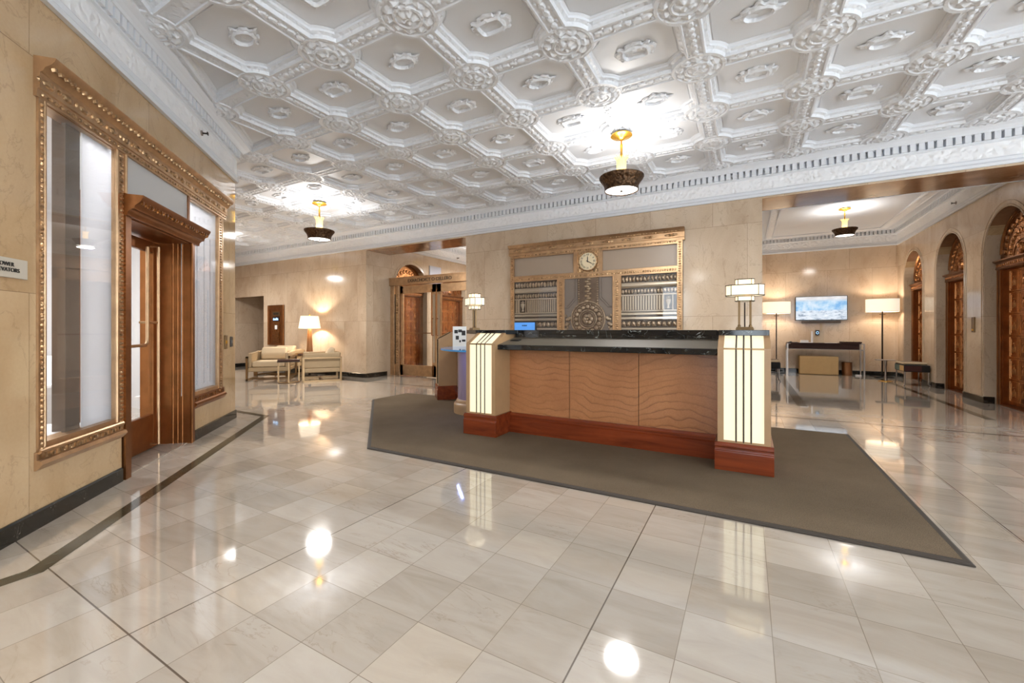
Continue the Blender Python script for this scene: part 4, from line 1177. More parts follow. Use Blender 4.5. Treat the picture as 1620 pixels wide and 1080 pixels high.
for (x, z, a, h_) in ((-0.07, 0.20, 0.045, 0.05), (-0.015, 0.215, 0.05, 0.04), (0.035, 0.17, 0.05, 0.07), (-0.05, 0.11, 0.04, 0.055), (0.0, 0.07, 0.02, 0.03), (0.04, 0.08, 0.045, 0.03)):
    y = -0.05+0.06*(z-0.012)/0.288-0.002
    m.add([(x-0.005, y-0.0005, z), (x+a, y-0.0005, z), (x+a, y+0.06*h_/0.288-0.0005, z+h_), (x-0.005, y+0.06*h_/0.288-0.0005, z+h_)], [(0, 1, 2, 3)])
m.build('photographs', M['ink'], bd)

# ---------------------------------------------------------------- ornamental panel and clock on the back wall
YP = YB
op = thing('ornamental_panel', 'tall bronze framed ornamental panel on the back wall behind the desk', 'wall panel', (-2.43, YP, 0.95))
def opart(m, name, mats, parent=None, **kw):
    o = wpart(m, name, mats, op, **kw)
    if parent is not None: o.parent = parent; o.matrix_parent_inverse = Matrix.Identity(4); 
    return o
m = MB()
m.box(-3.97, -3.90, YP-0.06, YP, 0.95, 2.56); m.box(-0.96, -0.885, YP-0.06, YP, 0.95, 2.56)
m.box(-3.0, -2.87, YP-0.05, YP, 0.95, 2.06); m.box(-1.985, -1.85, YP-0.05, YP, 0.95, 2.06)
m.box(-3.90, -0.96, YP-0.05, YP, 2.06, 2.155); m.box(-3.90, -0.96, YP-0.05, YP, 2.52, 2.58); m.box(-3.97, -0.885, YP-0.08, YP, 0.95, 1.0)
m.box(-2.69, -2.62, YP-0.05, YP, 2.155, 2.52); m.box(-2.24, -2.17, YP-0.05, YP, 2.155, 2.52); m.box(-2.62, -2.24, YP-0.03, YP, 2.155, 2.52, 1)
m.prism_yz([(YP, 2.56), (YP-0.065, 2.56), (YP-0.07, 2.60), (YP-0.06, 2.61), (YP-0.06, 2.69), (YP-0.075, 2.70), (YP-0.10, 2.73), (YP-0.115, 2.755), (YP, 2.76)], -4.0, -0.855)
for k in range(42): 
    z = 0.99+k*0.0375
    for x in (-3.935, -0.922): m.dome((x, YP-0.06, z), 0.024, 0.016, 0.012, '-y', 6, 2, 1)
    if z < 2.04:
        for x in (-2.935, -1.917): m.dome((x, YP-0.05, z), 0.03, 0.016, 0.012, '-y', 6, 2, 1)
for k in range(78):
    x = -3.88+k*0.0375
    m.dome((x, YP-0.05, 2.107), 0.016, 0.022, 0.012, '-y', 6, 2, 1); m.dome((x, YP-0.05, 2.55), 0.016, 0.018, 0.012, '-y', 6, 2, 1)
for k in range(62): m.box(-3.96+k*0.0495, -3.935+k*0.0495, YP-0.085, YP-0.06, 2.70, 2.718, 1)
for k in range(9):
    x = -3.8+k*0.344
    m.dome((x, YP-0.06, 2.65), 0.11, 0.024, 0.012, '-y', 10, 2, 1)
fr = opart(m, 'frame', [M['gold'], M['goldc']], smooth=40)
m = MB()
for x in (-3.90, -3.0, -2.87, -1.985, -1.85, -0.96):
    m.tube([(x, YP-0.05, 0.98), (x, YP-0.05, 2.06)], 0.009, 6)
for a0, a1 in ((-3.90, -2.69), (-2.17, -0.96)):
    m.tube([(a0, YP-0.045, 2.16), (a1, YP-0.045, 2.16), (a1, YP-0.045, 2.515), (a0, YP-0.045, 2.515)], 0.008, 6, closed=True)
opart(m, 'beading', M['gold'], fr)
for a0, a1 in ((-3.90, -2.69), (-2.17, -0.96)):
    m = MB(); m.box(a0, a1, YP-0.015, YP-0.003, 2.155, 2.52); opart(m, 'plain_panel', M['taupe'])
def carved_row(m, x0, x1, z, hh, n, rnd):
    for k in range(n):
        x = x0+(x1-x0)*(k+0.5)/n; wd = (x1-x0)/n
        m.dome((x, YP-0.02, z), wd*0.45, hh*0.42, 0.02, '-y', 8, 2, 1)
        m.dome((x+wd*0.3, YP-0.022, z+hh*(0.25 if k % 2 else -0.25)), wd*0.2, hh*0.2, 0.022, '-y', 6, 2, 1)
for a0, a1, urn in ((-3.89, -3.0, -3.72), (-1.85, -0.965, -1.10)):
    m = MB(); m.box(a0, a1, YP-0.02, YP-0.004, 1.0, 2.06, 2)
    # stacked mouldings, from the top: scroll band, fillet, scroll band, fluted frieze, mouldings, plaited band
    m.prism_yz([(YP, 1.93), (YP-0.03, 1.93), (YP-0.045, 1.90), (YP-0.045, 1.87), (YP-0.03, 1.845), (YP, 1.845)], a0, a1, 0)
    m.box(a0, a1, YP-0.04, YP, 1.715, 1.735, 0); m.box(a0, a1, YP-0.035, YP, 1.455, 1.475, 0)
    m.prism_yz([(YP, 1.44), (YP-0.03, 1.44), (YP-0.05, 1.415), (YP-0.05, 1.40), (YP-0.03, 1.39), (YP, 1.39)], a0, a1, 0)
    m.prism_yz([(YP, 1.37), (YP-0.04, 1.36), (YP-0.05, 1.33), (YP-0.03, 1.315), (YP, 1.315)], a0, a1, 0)
    carved_row(m, a0, a1, 1.99, 0.11, 15, 0); carved_row(m, a0, a1, 1.785, 0.09, 17, 0); carved_row(m, a0, a1, 1.25, 0.10, 11, 0)
    m.box(a0, a1, YP-0.035, YP, 1.155, 1.185, 0)
    x = a0+0.02
    while x < a1-0.03:
        if abs(x+0.012-urn) > 0.085: m.box(x, x+0.026, YP-0.034, YP-0.018, 1.48, 1.71, 0)
        x += 0.042
    for s in (-1, 1): m.box(urn+s*0.07-0.007, urn+s*0.07+0.007, YP-0.038, YP-0.018, 1.475, 1.715, 0)
    m.lathe([(0.0, 1.50), (0.025, 1.50), (0.01, 1.535), (0.04, 1.60), (0.045, 1.635), (0.025, 1.65), (0.04, 1.67), (0.0, 1.70)], (urn, YP-0.02, 0), 12, 0, 1, 0.6)
    rp = opart(m, 'side_relief', [M['silver'], M['greybronzec'], M['ink']], smooth=40)
    rp.data.materials[2] = plain('dark_relief_ground', (74, 64, 54), 0.5)
    m = MB(); m.box(a0, a1, YP-0.066, YP-0.062, 1.0, 2.06); opart(m, 'glass', M['glasslow'], rp)
m = MB()
cx_, cz_ = -2.43, 1.34
m.box(-2.87, -1.985, YP-0.02, YP-0.004, 1.0, 2.06, 0)
m.box(-2.62, -2.24, YP-0.032, YP-0.02, 1.55, 2.06, 2)
for x in (-2.60, -2.26):
    for k in range(11): m.dome((x, YP-0.032, 1.62+k*0.041), 0.014, 0.018, 0.014, '-y', 6, 2, 1)
for k in range(10):
    z = 1.66+k*0.042
    m.dome((cx_+0.018*(1 if k % 2 else -1), YP-0.032, z), 0.05, 0.026, 0.022, '-y', 8, 2, 1)
ring = lambda r, t, y: m.tube([(cx_+r*math.cos(2*PI*k/40), y, cz_+r*math.sin(2*PI*k/40)) for k in range(40)], t, 6, 1, True)
m.lathe([(0.31, 0), (0.31, 0.018), (0.0, 0.019)], (0, 0, 0), 40, 2)
n0 = len(m.v)-(40*3); m.v[n0:] = [(cx_+p[0], YP-0.02-p[2], cz_+p[1]) for p in m.v[n0:]]
ring(0.305, 0.014, YP-0.04); ring(0.27, 0.006, YP-0.04); ring(0.155, 0.013, YP-0.045); ring(0.125, 0.006, YP-0.045)
for k in range(16):
    a = 2*PI*k/16; m.dome((cx_+0.215*math.cos(a), YP-0.038, cz_+0.215*math.sin(a)), 0.04, 0.04, 0.026, '-y', 8, 2, 1)
    m.dome((cx_+0.25*math.cos(a+0.2), YP-0.038, cz_+0.25*math.sin(a+0.2)), 0.016, 0.016, 0.024, '-y', 6, 2, 1)
for k in range(6):
    a = 2*PI*k/6; m.dome((cx_+0.06*math.cos(a), YP-0.038, cz_+0.06*math.sin(a)), 0.042, 0.042, 0.03, '-y', 8, 2, 1)
m.dome((cx_, YP-0.038, cz_), 0.03, 0.03, 0.05, '-y', 8, 2, 1)
for s in (-1, 1):
    pts = [(cx_+s*0.22, 2.06), (cx_+s*0.22, 1.70), (cx_+s*0.30, 1.62), (cx_+s*0.36, 1.55), (cx_+s*0.445, 1.545)]
    for o_, t in ((0, 0.012), (0.03, 0.006)):
        m.tube([(x+s*o_, YP-0.03, z+o_*0.6) for x, z in pts], t, 6, 0)
    for k in range(5):
        m.dome((cx_+s*(0.34+0.02*k), YP-0.025, 1.36-0.05*k+0.03*(k % 2)), 0.045, 0.035, 0.03, '-y', 8, 2, 1)
        m.dome((cx_+s*(0.41-0.01*k), YP-0.025, 1.40-0.07*k), 0.022, 0.03, 0.03, '-y', 8, 2, 1)
ct = opart(m, 'center_relief', [plain('taupe_relief_ground', (124, 112, 102), 0.4), M['greybronzec'], M['greybronze']], smooth=40)

ck = thing('wall_clock', 'round cream faced clock with roman numerals above the ornamental panel', 'clock', (-2.425, YP-0.03, 2.345))
def face_lathe(m, prof, n=40, mi=None):
    o = len(m.v); m.lathe(prof, (0, 0, 0), n, mi)
    m.v[o:] = [(p[0], -p[2], p[1]) for p in m.v[o:]]
m = MB(); face_lathe(m, [(0.175, 0), (0.178, 0.02), (0.168, 0.042), (0.155, 0.045), (0.148, 0.032), (0.0, 0.03)]); m.build('case', M['goldc'], ck, smooth=40)
m = MB(); face_lathe(m, [(0.149, 0.033), (0.0, 0.034)]); fc = m.build('face', M['clockface'], ck, smooth=40)
for k, r in enumerate(('XII', 'I', 'II', 'III', 'IIII', 'V', 'VI', 'VII', 'VIII', 'IX', 'X', 'XI')):
    a = PI/2-k*PI/6
    me = text_mesh(r, 0.046, 0.001); me.materials.clear(); me.materials.append(M['ink'])
    o = bpy.data.objects.new('numeral', me); COL.objects.link(o); o.parent = fc
    o.location = (0.115*math.cos(a), -0.036, 0.115*math.sin(a)); o.rotation_euler = (PI/2, a-PI/2 if False else 0, 0)
    o.rotation_euler = Matrix.Rotation(PI/2, 3, 'X').to_euler()
    o.rotation_euler = (Matrix.Rotation(-(a-PI/2), 3, 'Y') @ Matrix.Rotation(PI/2, 3, 'X')).to_euler()
def hand(L_, w_, ang, y):
    m = MB(); d = Vector((math.sin(ang), 0, math.cos(ang))); p = Vector((d.z, 0, -d.x))
    pts = [-d*L_*0.18+p*w_, d*L_*0.6+p*w_, d*L_, d*L_*0.6-p*w_, -d*L_*0.18-p*w_]
    m.add([(q.x, y, q.z) for q in pts]+[(q.x, y-0.004, q.z) for q in pts], [(0, 1, 2, 3, 4), (9, 8, 7, 6, 5)]+[(i, (i+1) % 5, 5+(i+1) % 5, 5+i) for i in range(5)])
    return m
hand(0.095, 0.007, 0.0, -0.040).build('hand', M['ink'], ck); hand(0.115, 0.006, 2*PI*20/60, -0.045).build('hand', M['ink'], ck)

# ---------------------------------------------------------------- pendant lights (each lamp carries its own light)
def pendant():
    t = thing('pendant_light', 'dark bronze bowl pendant light hanging in front of the clock wall', 'pendant light', (-1.33, 5.095, CEIL-0.045), 0, 'bronze bowl pendant lights')
    m = MB(); m.lathe([(0.0, 0.0), (0.125, 0.0), (0.13, -0.012), (0.115, -0.022), (0.06, -0.034), (0.035, -0.05), (0.018, -0.06), (0.0, -0.06)], n=32); m.build('canopy', M['brass'], t, smooth=40)
    m = MB(); m.lathe([(0.010, -0.05), (0.010, -0.10), (0.017, -0.115), (0.013, -0.20), (0.015, -0.27), (0.010, -0.30), (0.010, -0.50)], n=12); m.build('rod', M['brass'], t, smooth=40)
    m = MB()
    for k in range(12):
        a = 2*PI*k/12; c, s = math.cos(a), math.sin(a); d = (-s, c)
        pts = [(0.052, -0.52, 0.016), (0.050, -0.40, 0.015), (0.052, -0.31, 0.016), (0.066, -0.275, 0.010), (0.084, -0.262, 0.002)]
        v = []
        for r, z, w_ in pts: v += [(r*c-d[0]*w_, r*s-d[1]*w_, z), (r*c*1.12, r*s*1.12, z), (r*c+d[0]*w_, r*s+d[1]*w_, z)]
        f = []
        for i in range(len(pts)-1): f += [(i*3, i*3+1, i*3+4, i*3+3), (i*3+1, i*3+2, i*3+5, i*3+4)]
        m.add(v, f)
    m.build('leaf_cup', M['brassglow'], t, smooth=60)
    m = MB(); m.lathe([(0.262, -0.505), (0.262, -0.520), (0.245, -0.545), (0.215, -0.585), (0.200, -0.625), (0.198, -0.650), (0.202, -0.672), (0.194, -0.676), (0.188, -0.66), (0.19, -0.62), (0.21, -0.575), (0.24, -0.525), (0.262, -0.505)], n=64, mod=lambda th, r, z: 1+(0.012*math.cos(26*th) if -0.66 < z < -0.51 else 0), cap=False)
    m.build('bowl', M['darkbowl'], t, smooth=60)
    m = MB(); m.lathe([(0.188, -0.655), (0.188, -0.664), (0.10, -0.670), (0.0, -0.671)], n=40); ds = m.build('diffuser', M['disc'], t, smooth=60)
    m = MB(); m.lathe([(0.0, -0.669), (0.016, -0.671), (0.014, -0.684), (0.0, -0.69)], n=16); m.build('finial', M['darkmetal'], ds, smooth=60)
    return t
def pend_lights(x, y, ztop, s=1.0, up=1.0, dn=1.0):
    area('pendant_uplight', (x, y, ztop-0.555*s), 0.38*s, PEND_UP*up, (1, 0.985, 0.965), (PI, 0, 0))
    area('pendant_downlight', (x, y, ztop-0.735*s), 0.34*s, PEND_DN*dn, (1, 0.975, 0.945))
P0 = pendant()
pend_lights(-1.33, 5.095, CEIL)
dup(P0, (-6.958, 5.095, CEIL-0.045), 0.3, 'dark bronze bowl pendant light on the left, above the armchairs'); pend_lights(-6.958, 5.095, CEIL, 1.0, 1.25, 1.6)
dup(P0, (1.75, 10.9, 3.638), 0.1, 'smaller bronze bowl pendant light in the right hall before the television', scale=0.82); pend_lights(1.75, 10.9, 3.65, 0.82, 0.75, 0.6)
dup(P0, (-6.5, 10.5, 3.638), 0.1, 'bronze bowl pendant light inside the left hall behind the glass doors', scale=0.82); pend_lights(-6.5, 10.5, 3.65, 0.82, 1.6, 2.6)
for x, y, lb in ((-1.33, -0.245, 'bronze bowl pendant light overhead behind the viewer'), (4.298, 5.095, 'bronze bowl pendant light right of the frame'), (4.298, -0.245, 'bronze bowl pendant light behind the viewer on the right'), (-11.65, 5.095, 'bronze bowl pendant light at the far left end of the lobby')):  # unseen pendants added as fill light for the lobby
    dup(P0, (x, y, CEIL-0.045), 0.2, lb); pend_lights(x, y, CEIL, 1.0, {-11.65: 1.6, -1.33: 1.3}.get(x, 1.0), {-11.65: 1.8, -1.33: 0.9}.get(x, 1.0))

# ---------------------------------------------------------------- seating group on the left
def armchair():
    t = thing('armchair', 'cream armchair facing right at the left of the seating group, with metal sled legs', 'armchair', (-9.75, 5.78, 0), math.radians(-120+90), 'cream armchairs of the lobby seating group')
    # local: faces -y, width along x
    W, Dp = 0.41, 0.37
    m = MB(); m.box(-W, W, -Dp, Dp, 0.20, 0.30); m.build('seat_base', M['fabric'], t, bevel=0.02)
    m = MB(); m.box(-W+0.075, W-0.075, -Dp-0.01, Dp-0.12, 0.302, 0.44); m.build('seat_cushion', M['fabricl'], t, bevel=0.035, seg=3)
    for s in (-1, 1):
        m = MB(); m.prism_yz([(-Dp, 0.301), (-Dp, 0.625), (Dp, 0.645), (Dp, 0.301)], s*W-0.07*(s > 0), s*W+0.07*(s < 0)); m.build('armrest', M['fabric'], t, bevel=0.018)
    m = MB(); m.prism_yz([(Dp-0.10, 0.301), (Dp-0.06, 0.645), (Dp+0.02, 0.645), (Dp, 0.301)], -W+0.072, W-0.072); m.build('backrest', M['fabric'], t, bevel=0.02)
    m = MB(); m.prism_yz([(Dp-0.27, 0.445), (Dp-0.29, 0.58), (Dp-0.18, 0.745), (Dp-0.09, 0.735), (Dp-0.105, 0.445)], -0.27, 0.27); m.build('back_pillow', M['fabricl'], t, bevel=0.05, seg=4)
    for s in (-1, 1):
        x = s*(W+0.022)
        m = MB()
        pts = [(-Dp-0.01, 0.02), (-Dp-0.01, 0.53), (Dp+0.01, 0.53), (Dp+0.01, 0.02)]
        for i in range(4):
            (y0, z0), (y1, z1) = pts[i], pts[(i+1) % 4]
            m.box(x-0.02, x+0.02, min(y0, y1)-0.02, max(y0, y1)+0.02, min(z0, z1)-0.02, max(z0, z1)+0.02)
        m.build('metal_frame', M['chairframe'], t)
    m = MB(); m.box(-W-0.02, W+0.02, -0.02, 0.02, 0.005, 0.03); m.build('stretcher', M['chairframe'], t)
    return t
A = armchair()
A.location = (-9.80, 5.93, 0); A.rotation_euler = (0, 0, math.radians(46))
dup(A, (-10.55, 6.60, 0), math.radians(22), 'cream armchair partly hidden behind the front left armchair, nearest the wall directory')
dup(A, (-8.62, 6.36, 0), math.radians(-33), 'cream armchair seen from its side, right of the little side table')
t = thing('side_table', 'small bronze side table with a square top between the armchairs', 'side table', (-8.76, 5.66, 0), math.radians(57))
m = MB(); m.box(-0.215, 0.215, -0.20, 0.20, 0.475, 0.505); m.build('tabletop', M['walnut'], t, bevel=0.004)
m = MB(); m.box(-0.22, 0.22, -0.205, 0.205, 0.455, 0.475); m.build('apron', M['darkmetal'], t)
for x, y in ((-0.20, 0.0), (0.20, 0.0), (0.0, -0.185)):
    m = MB(); m.box(x-0.014, x+0.014, y-0.014, y+0.014, 0.012, 0.456); m.build('leg', M['chairframe'], t)
m = MB(); m.tube([(0.20*math.cos(PI*k/14+PI), 0.19*math.sin(PI*k/14+PI), 0.012) for k in range(15)], 0.014, 6); m.tube([(-0.20, 0, 0.012), (0.20, 0, 0.012)], 0.012, 6); m.build('base_ring', M['chairframe'], t)
t = thing('end_table', 'low round dark end table behind the armchairs, carrying the lit lamp', 'side table', (-9.58, 6.74, 0))
m = MB(); m.lathe([(0.0, 0.52), (0.26, 0.52), (0.265, 0.535), (0.26, 0.55), (0.0, 0.55)], n=32); m.build('tabletop', M['walnut'], t, smooth=40)
m = MB(); m.lathe([(0.17, 0.0), (0.17, 0.015), (0.03, 0.03), (0.025, 0.52)], n=20); m.build('pedestal', M['darkmetal'], t, smooth=40)
t = thing('table_lamp', 'tall wooden table lamp with a lit white tapered shade by the armchairs', 'lamp', (-9.58, 6.74, 0.5505))
m = MB(); m.box(-0.075, 0.075, -0.075, 0.075, 0, 0.02); m.build('base', M['brownwood'], t)
m = MB(); m.prism([(-0.055, -0.055), (0.055, -0.055), (0.055, 0.055), (-0.055, 0.055)], 0.02, 0.64)
m.v = [(x*(1-0.42*(z-0.02)/0.62), y*(1-0.42*(z-0.02)/0.62), z) for x, y, z in m.v]; m.build('body', M['brownwood'], t, bevel=0.004)
m = MB(); m.lathe([(0.03, 0.64), (0.03, 0.66), (0.008, 0.67), (0.008, 0.955), (0.018, 0.96), (0.018, 0.985), (0.0, 0.99)], n=16); m.build('stem', M['brass'], t, smooth=40)
m = MB(); m.lathe([(0.255, 0.64), (0.205, 0.945), (0.202, 0.945), (0.252, 0.64), (0.255, 0.64)], n=40)
m.f = [q for q in m.f if len(q) == 4]; m.m = m.m[:len(m.f)]; m.build('lamp_shade', M['shade'], t, smooth=60)
m = MB(); m.lathe([(0.0, 0.938), (0.203, 0.938)], n=4); m.f = []; m.m = []; m.v = []
for k in range(3):
    a = 2*PI*k/3; m.tube([(0, 0, 0.94), (0.204*math.cos(a), 0.204*math.sin(a), 0.94)], 0.003, 6)
m.build('shade_spider', M['brass'], t)
point('lamp_bulb', (-9.58, 6.74, 0.5505+0.80), 0.04, 46, (1, 0.89, 0.74))
# bronze wall directory in the back wall
wd = thing('wall_directory', 'tall bronze wall directory box between the doorway and the lit lamp', 'wall box', (-11.55, YB, 0.73))
m = MB()
m.box(-0.36, -0.27, -0.03, 0, 0, 1.11); m.box(0.27, 0.36, -0.03, 0, 0, 1.11); m.box(-0.27, 0.27, -0.03, 0, 0, 0.05); m.box(-0.27, 0.27, -0.03, 0, 1.0, 1.11)
m.box(-0.27, 0.27, -0.012, -0.001, 0.05, 1.0); m.tube([(-0.36, -0.03, 0), (0.36, -0.03, 0), (0.36, -0.03, 1.11), (-0.36, -0.03, 1.11)], 0.012, 6, closed=True)
m.build('frame', M['copper'], wd, smooth=40)
m = MB(); m.box(-0.15, 0.17, -0.028, -0.012, 0.06, 0.64); m.box(-0.12, 0.14, -0.034, -0.028, 0.09, 0.36); pn = m.build('panel', M['copperc'], wd, bevel=0.003)
m = MB(); m.box(-0.03, 0.08, -0.034, -0.028, 0.44, 0.55); m.build('card', M['paper'], pn)
m = MB(); m.box(-0.15, 0.19, -0.03, -0.012, 0.82, 0.93); hd = m.build('header_plate', M['brassplate'], wd)
m = MB()
for k in range(5): m.box(-0.10+k*0.05, -0.066+k*0.05, -0.033, -0.03, 0.845, 0.90)
m.build('raised_mark', M['ink'], hd)
m = MB(); m.box(-0.13, 0.15, -0.03, -0.012, 0.665, 0.795); sc_ = m.build('display', M['blackplastic'], wd)
m = MB(); m.prism_xz([(-0.11, 0.69), (0.13, 0.69), (0.12, 0.74), (0.05, 0.76), (-0.02, 0.73), (-0.08, 0.755), (-0.11, 0.73)], -0.034, -0.030); m.build('display_picture', emis('display_blue', (150, 190, 235), 1.0), sc_)

# ---------------------------------------------------------------- right hall: television wall
tv = thing('television', 'flat television showing a snowy blue landscape on the far right wall', 'television', (1.69, 13.64, 1.72))
m = MB(); m.box(-0.558, 0.558, 0.0, 0.05, -0.317, 0.317); m.build('case', M['blackplastic'], tv, bevel=0.004)
m = MB(); m.box(-0.545, 0.545, -0.003, 0.0, -0.300, 0.306); m.build('screen', M['screen'], tv)
m = MB(); m.box(-0.3, 0.3, 0.05, 0.108, -0.2, 0.2); m.build('wall_mount', M['darkmetal'], tv)
t = thing('soundbar', 'slim soundbar under the television', 'soundbar', (1.70, 13.66, 1.36))
m = MB(); m.box(-0.42, 0.42, 0, 0.088, -0.03, 0.03); m.build('case', plain('brown_grey_case', (96, 82, 72), 0.5), t, bevel=0.006)
t = thing('cable_cover', 'pale vertical cable cover below the television', 'cable cover', (1.71, 13.748, 1.14))
m = MB(); m.box(-0.022, 0.022, -0.02, 0, 0, 0.19); m.box(-0.055, 0.02, -0.021, 0, -0.012, 0.012); m.build('cover', M['fabricl'], t)

def floor_lamp():
    t = thing('floor_lamp', 'black floor lamp with a lit wide drum shade right of the television', 'lamp', (2.86, 13.30, 0), 0, 'drum shade floor lamps in the right hall')
    m = MB(); m.box(-0.19, 0.19, -0.15, 0.15, 0, 0.022); m.build('base', M['blackplastic'], t, bevel=0.004)
    m = MB(); m.box(-0.014, 0.014, -0.014, 0.014, 0.022, 1.90); m.box(-0.022, 0.022, -0.022, 0.022, 0.022, 0.10); m.build('pole', M['darkmetal'], t)
    m = MB(); m.box(-0.055, 0.055, -0.01, 0.01, 1.52, 1.535); m.build('crossbar', M['darkmetal'], t)
    a = [(0.318*math.cos(2*PI*k/48), 0.24*math.sin(2*PI*k/48)) for k in range(48)]
    m = MB(); m.sweep([(0, 1.59), (0, 1.905)], a, 1, True); sh = m.build('lamp_shade', M['shade'], t, smooth=60)
    m = MB(); m.sweep([(-0.002, 1.588), (0.004, 1.588), (0.004, 1.598), (-0.002, 1.598)], a, -1, True); m.sweep([(-0.002, 1.897), (0.004, 1.897), (0.004, 1.907), (-0.002, 1.907)], a, -1, True); m.build('shade_rim', M['fabricl'], sh)
    return t
FL = floor_lamp()
dup(FL, (0.68, 13.30, 0), 0, 'black floor lamp with a lit drum shade left of the television')
dup(FL, (-5.75, 13.2, 0), 0, 'floor lamp with a lit drum shade inside the left hall')
for x, y in ((2.86, 13.30), (0.68, 13.30), (-5.75, 13.2)): point('floor_lamp_bulb', (x, y, 1.76), 0.04, 30, (1, 0.90, 0.78))

ct = thing('console_table', 'long dark wood console table with steel legs under the television', 'table', (1.72, 13.42, 0))
m = MB(); m.box(-0.76, 0.70, -0.16, 0.22, 0.66, 0.795); m.build('drawer_box', M['walnut'], ct, bevel=0.004)
m = MB(); m.box(-0.79, 0.73, -0.18, 0.24, 0.795, 0.815); m.build('tabletop', M['walnut'], ct, bevel=0.003)
for sx in (-0.79, 0.79):
    m = MB()
    for y in (-0.165, 0.225): m.box(sx-0.014, sx+0.014, y-0.014, y+0.014, 0, 0.805)
    for z in (0.64, 0.795): m.box(sx-0.013, sx+0.013, -0.165, 0.225, z-0.012, z+0.012)
    m.build('leg_frame', M['steel'], ct)
m = MB(); m.box(-0.80, 0.80, 0.20, 0.225, 0.635, 0.66); m.box(-0.80, -0.72, -0.178, -0.15, 0.785, 0.81); m.box(0.70, 0.80, -0.178, -0.15, 0.785, 0.81); m.box(0.70, 0.80, -0.178, -0.15, 0.63, 0.65); m.build('rail', M['steel'], ct)
CT = 0.8155
t = thing('storage_box', 'beige upholstered board box on the floor under the console table', 'box', (1.60, 13.38, 0))
m = MB(); m.box(-0.41, 0.41, -0.13, 0.13, 0.004, 0.475); m.build('box', M['tanboard'], t, bevel=0.02, seg=3)
t = thing('waste_bin', 'brushed copper coloured waste bin under the right end of the console table', 'bin', (2.20, 13.42, 0))
m = MB(); m.lathe([(0.10, 0.0), (0.105, 0.02), (0.107, 0.325), (0.110, 0.33), (0.104, 0.33), (0.10, 0.02), (0.0, 0.02)], n=32); m.build('body', M['bin'], t, smooth=40)
m = MB(); m.lathe([(0.104, 0.322), (0.109, 0.328), (0.109, 0.334), (0.101, 0.334)], n=32, cap=False); m.build('rim', M['darkmetal'], t, smooth=40)
t = thing('power_adapter', 'small white power adapter on the floor right of the waste bin', 'adapter', (2.42, 13.40, 0))
m = MB(); m.box(-0.06, 0.06, -0.03, 0.03, 0, 0.03); m.build('case', M['white'], t, bevel=0.006)
t = thing('router_box', 'low white box at the left end of the console table', 'box', (1.31, 13.42, CT))
m = MB(); m.box(-0.085, 0.085, -0.06, 0.06, 0, 0.065); m.box(-0.10, 0.16, -0.075, 0.075, -0.0003, 0.012); m.build('case', M['white'], t, bevel=0.005)
t = thing('pad', 'dark flat pad at the far left end of the console table', 'pad', (1.06, 13.42, CT))
m = MB(); m.box(-0.12, 0.10, -0.08, 0.08, 0, 0.014); m.lathe([(0.03, 0.014), (0.03, 0.03), (0.0, 0.034)], (-0.05, 0, 0), 16); m.build('body', M['blackplastic'], t)
t = thing('acrylic_sign_holder', 'clear acrylic sign holder with a white edge standing on the console table', 'sign holder', (1.60, 13.46, CT))
m = MB(); m.box(-0.13, 0.13, 0.0, 0.006, 0, 0.30); m.box(-0.13, 0.13, -0.05, 0.05, 0, 0.004); m.build('sheet', M['glass'], t)
m = MB(); m.box(-0.14, -0.10, -0.012, 0.012, 0.0, 0.30); m.build('edge', M['white'], t)
t = thing('wall_phone', 'small black wall device with a bright round display under the television', 'wall device', (1.625, 13.735, 1.075))
m = MB(); m.box(-0.045, 0.045, -0.03, 0.0145, -0.07, 0.07); m.build('case', M['blackplastic'], t, bevel=0.01)
m = MB()
o0 = len(m.v); m.lathe([(0.022, 0), (0.03, 0), (0.03, 0.003), (0.022, 0.003), (0.022, 0)], (0, 0, 0), 20); m.v = [(p[0], -0.031-p[2], p[1]*1.2) for p in m.v]; m.f = [q for q in m.f if len(q) == 4]; m.m = [0]*len(m.f)
m.build('display_ring', emis('pale_blue_display', (170, 215, 255), 1.2), t)
t = thing('paper_sheet', 'flat sheet of white paper lying at the middle of the console table', 'paper', (1.87, 13.38, CT))
m = MB(); m.box(-0.13, 0.13, -0.08, 0.08, 0, 0.003); m.build('sheet', M['paper'], t)
t = thing('snack_tray', 'dark tray at the right end of the console table', 'tray', (2.27, 13.42, CT))
m = MB(); m.box(-0.20, 0.20, -0.12, 0.12, 0, 0.008); m.box(-0.20, 0.20, -0.125, -0.115, 0, 0.035); m.box(-0.20, 0.20, 0.115, 0.125, 0, 0.035); m.box(-0.205, -0.195, -0.125, 0.125, 0, 0.035); m.box(0.195, 0.205, -0.125, 0.125, 0, 0.035); m.build('body', M['walnut'], t)
rr = random.Random(5)
first = None
for k in range(9):
    x, y = -0.15+0.0375*k*1.0, -0.05+0.05*(k % 3)
    loc = (2.27+x, 13.42+y, CT+0.037); 
    if first is None:
        first = MB().lathe([(0.0, -0.024), (0.016, -0.02), (0.026, 0.0), (0.017, 0.021), (0.0, 0.026)], n=10).build('snack_packet', M['fabricl'], smooth=50)
        tag(first, 'small pale snack packet in the dark tray on the console table', 'snack', 'snack packets in the tray'); o = first
    else:
        o = first.copy(); COL.objects.link(o)
    o.location = loc; o.rotation_euler = (rr.uniform(-0.6, 0.6), rr.uniform(-0.6, 0.6), rr.uniform(0, 3)); o.scale = (1.1, 0.8, 1)

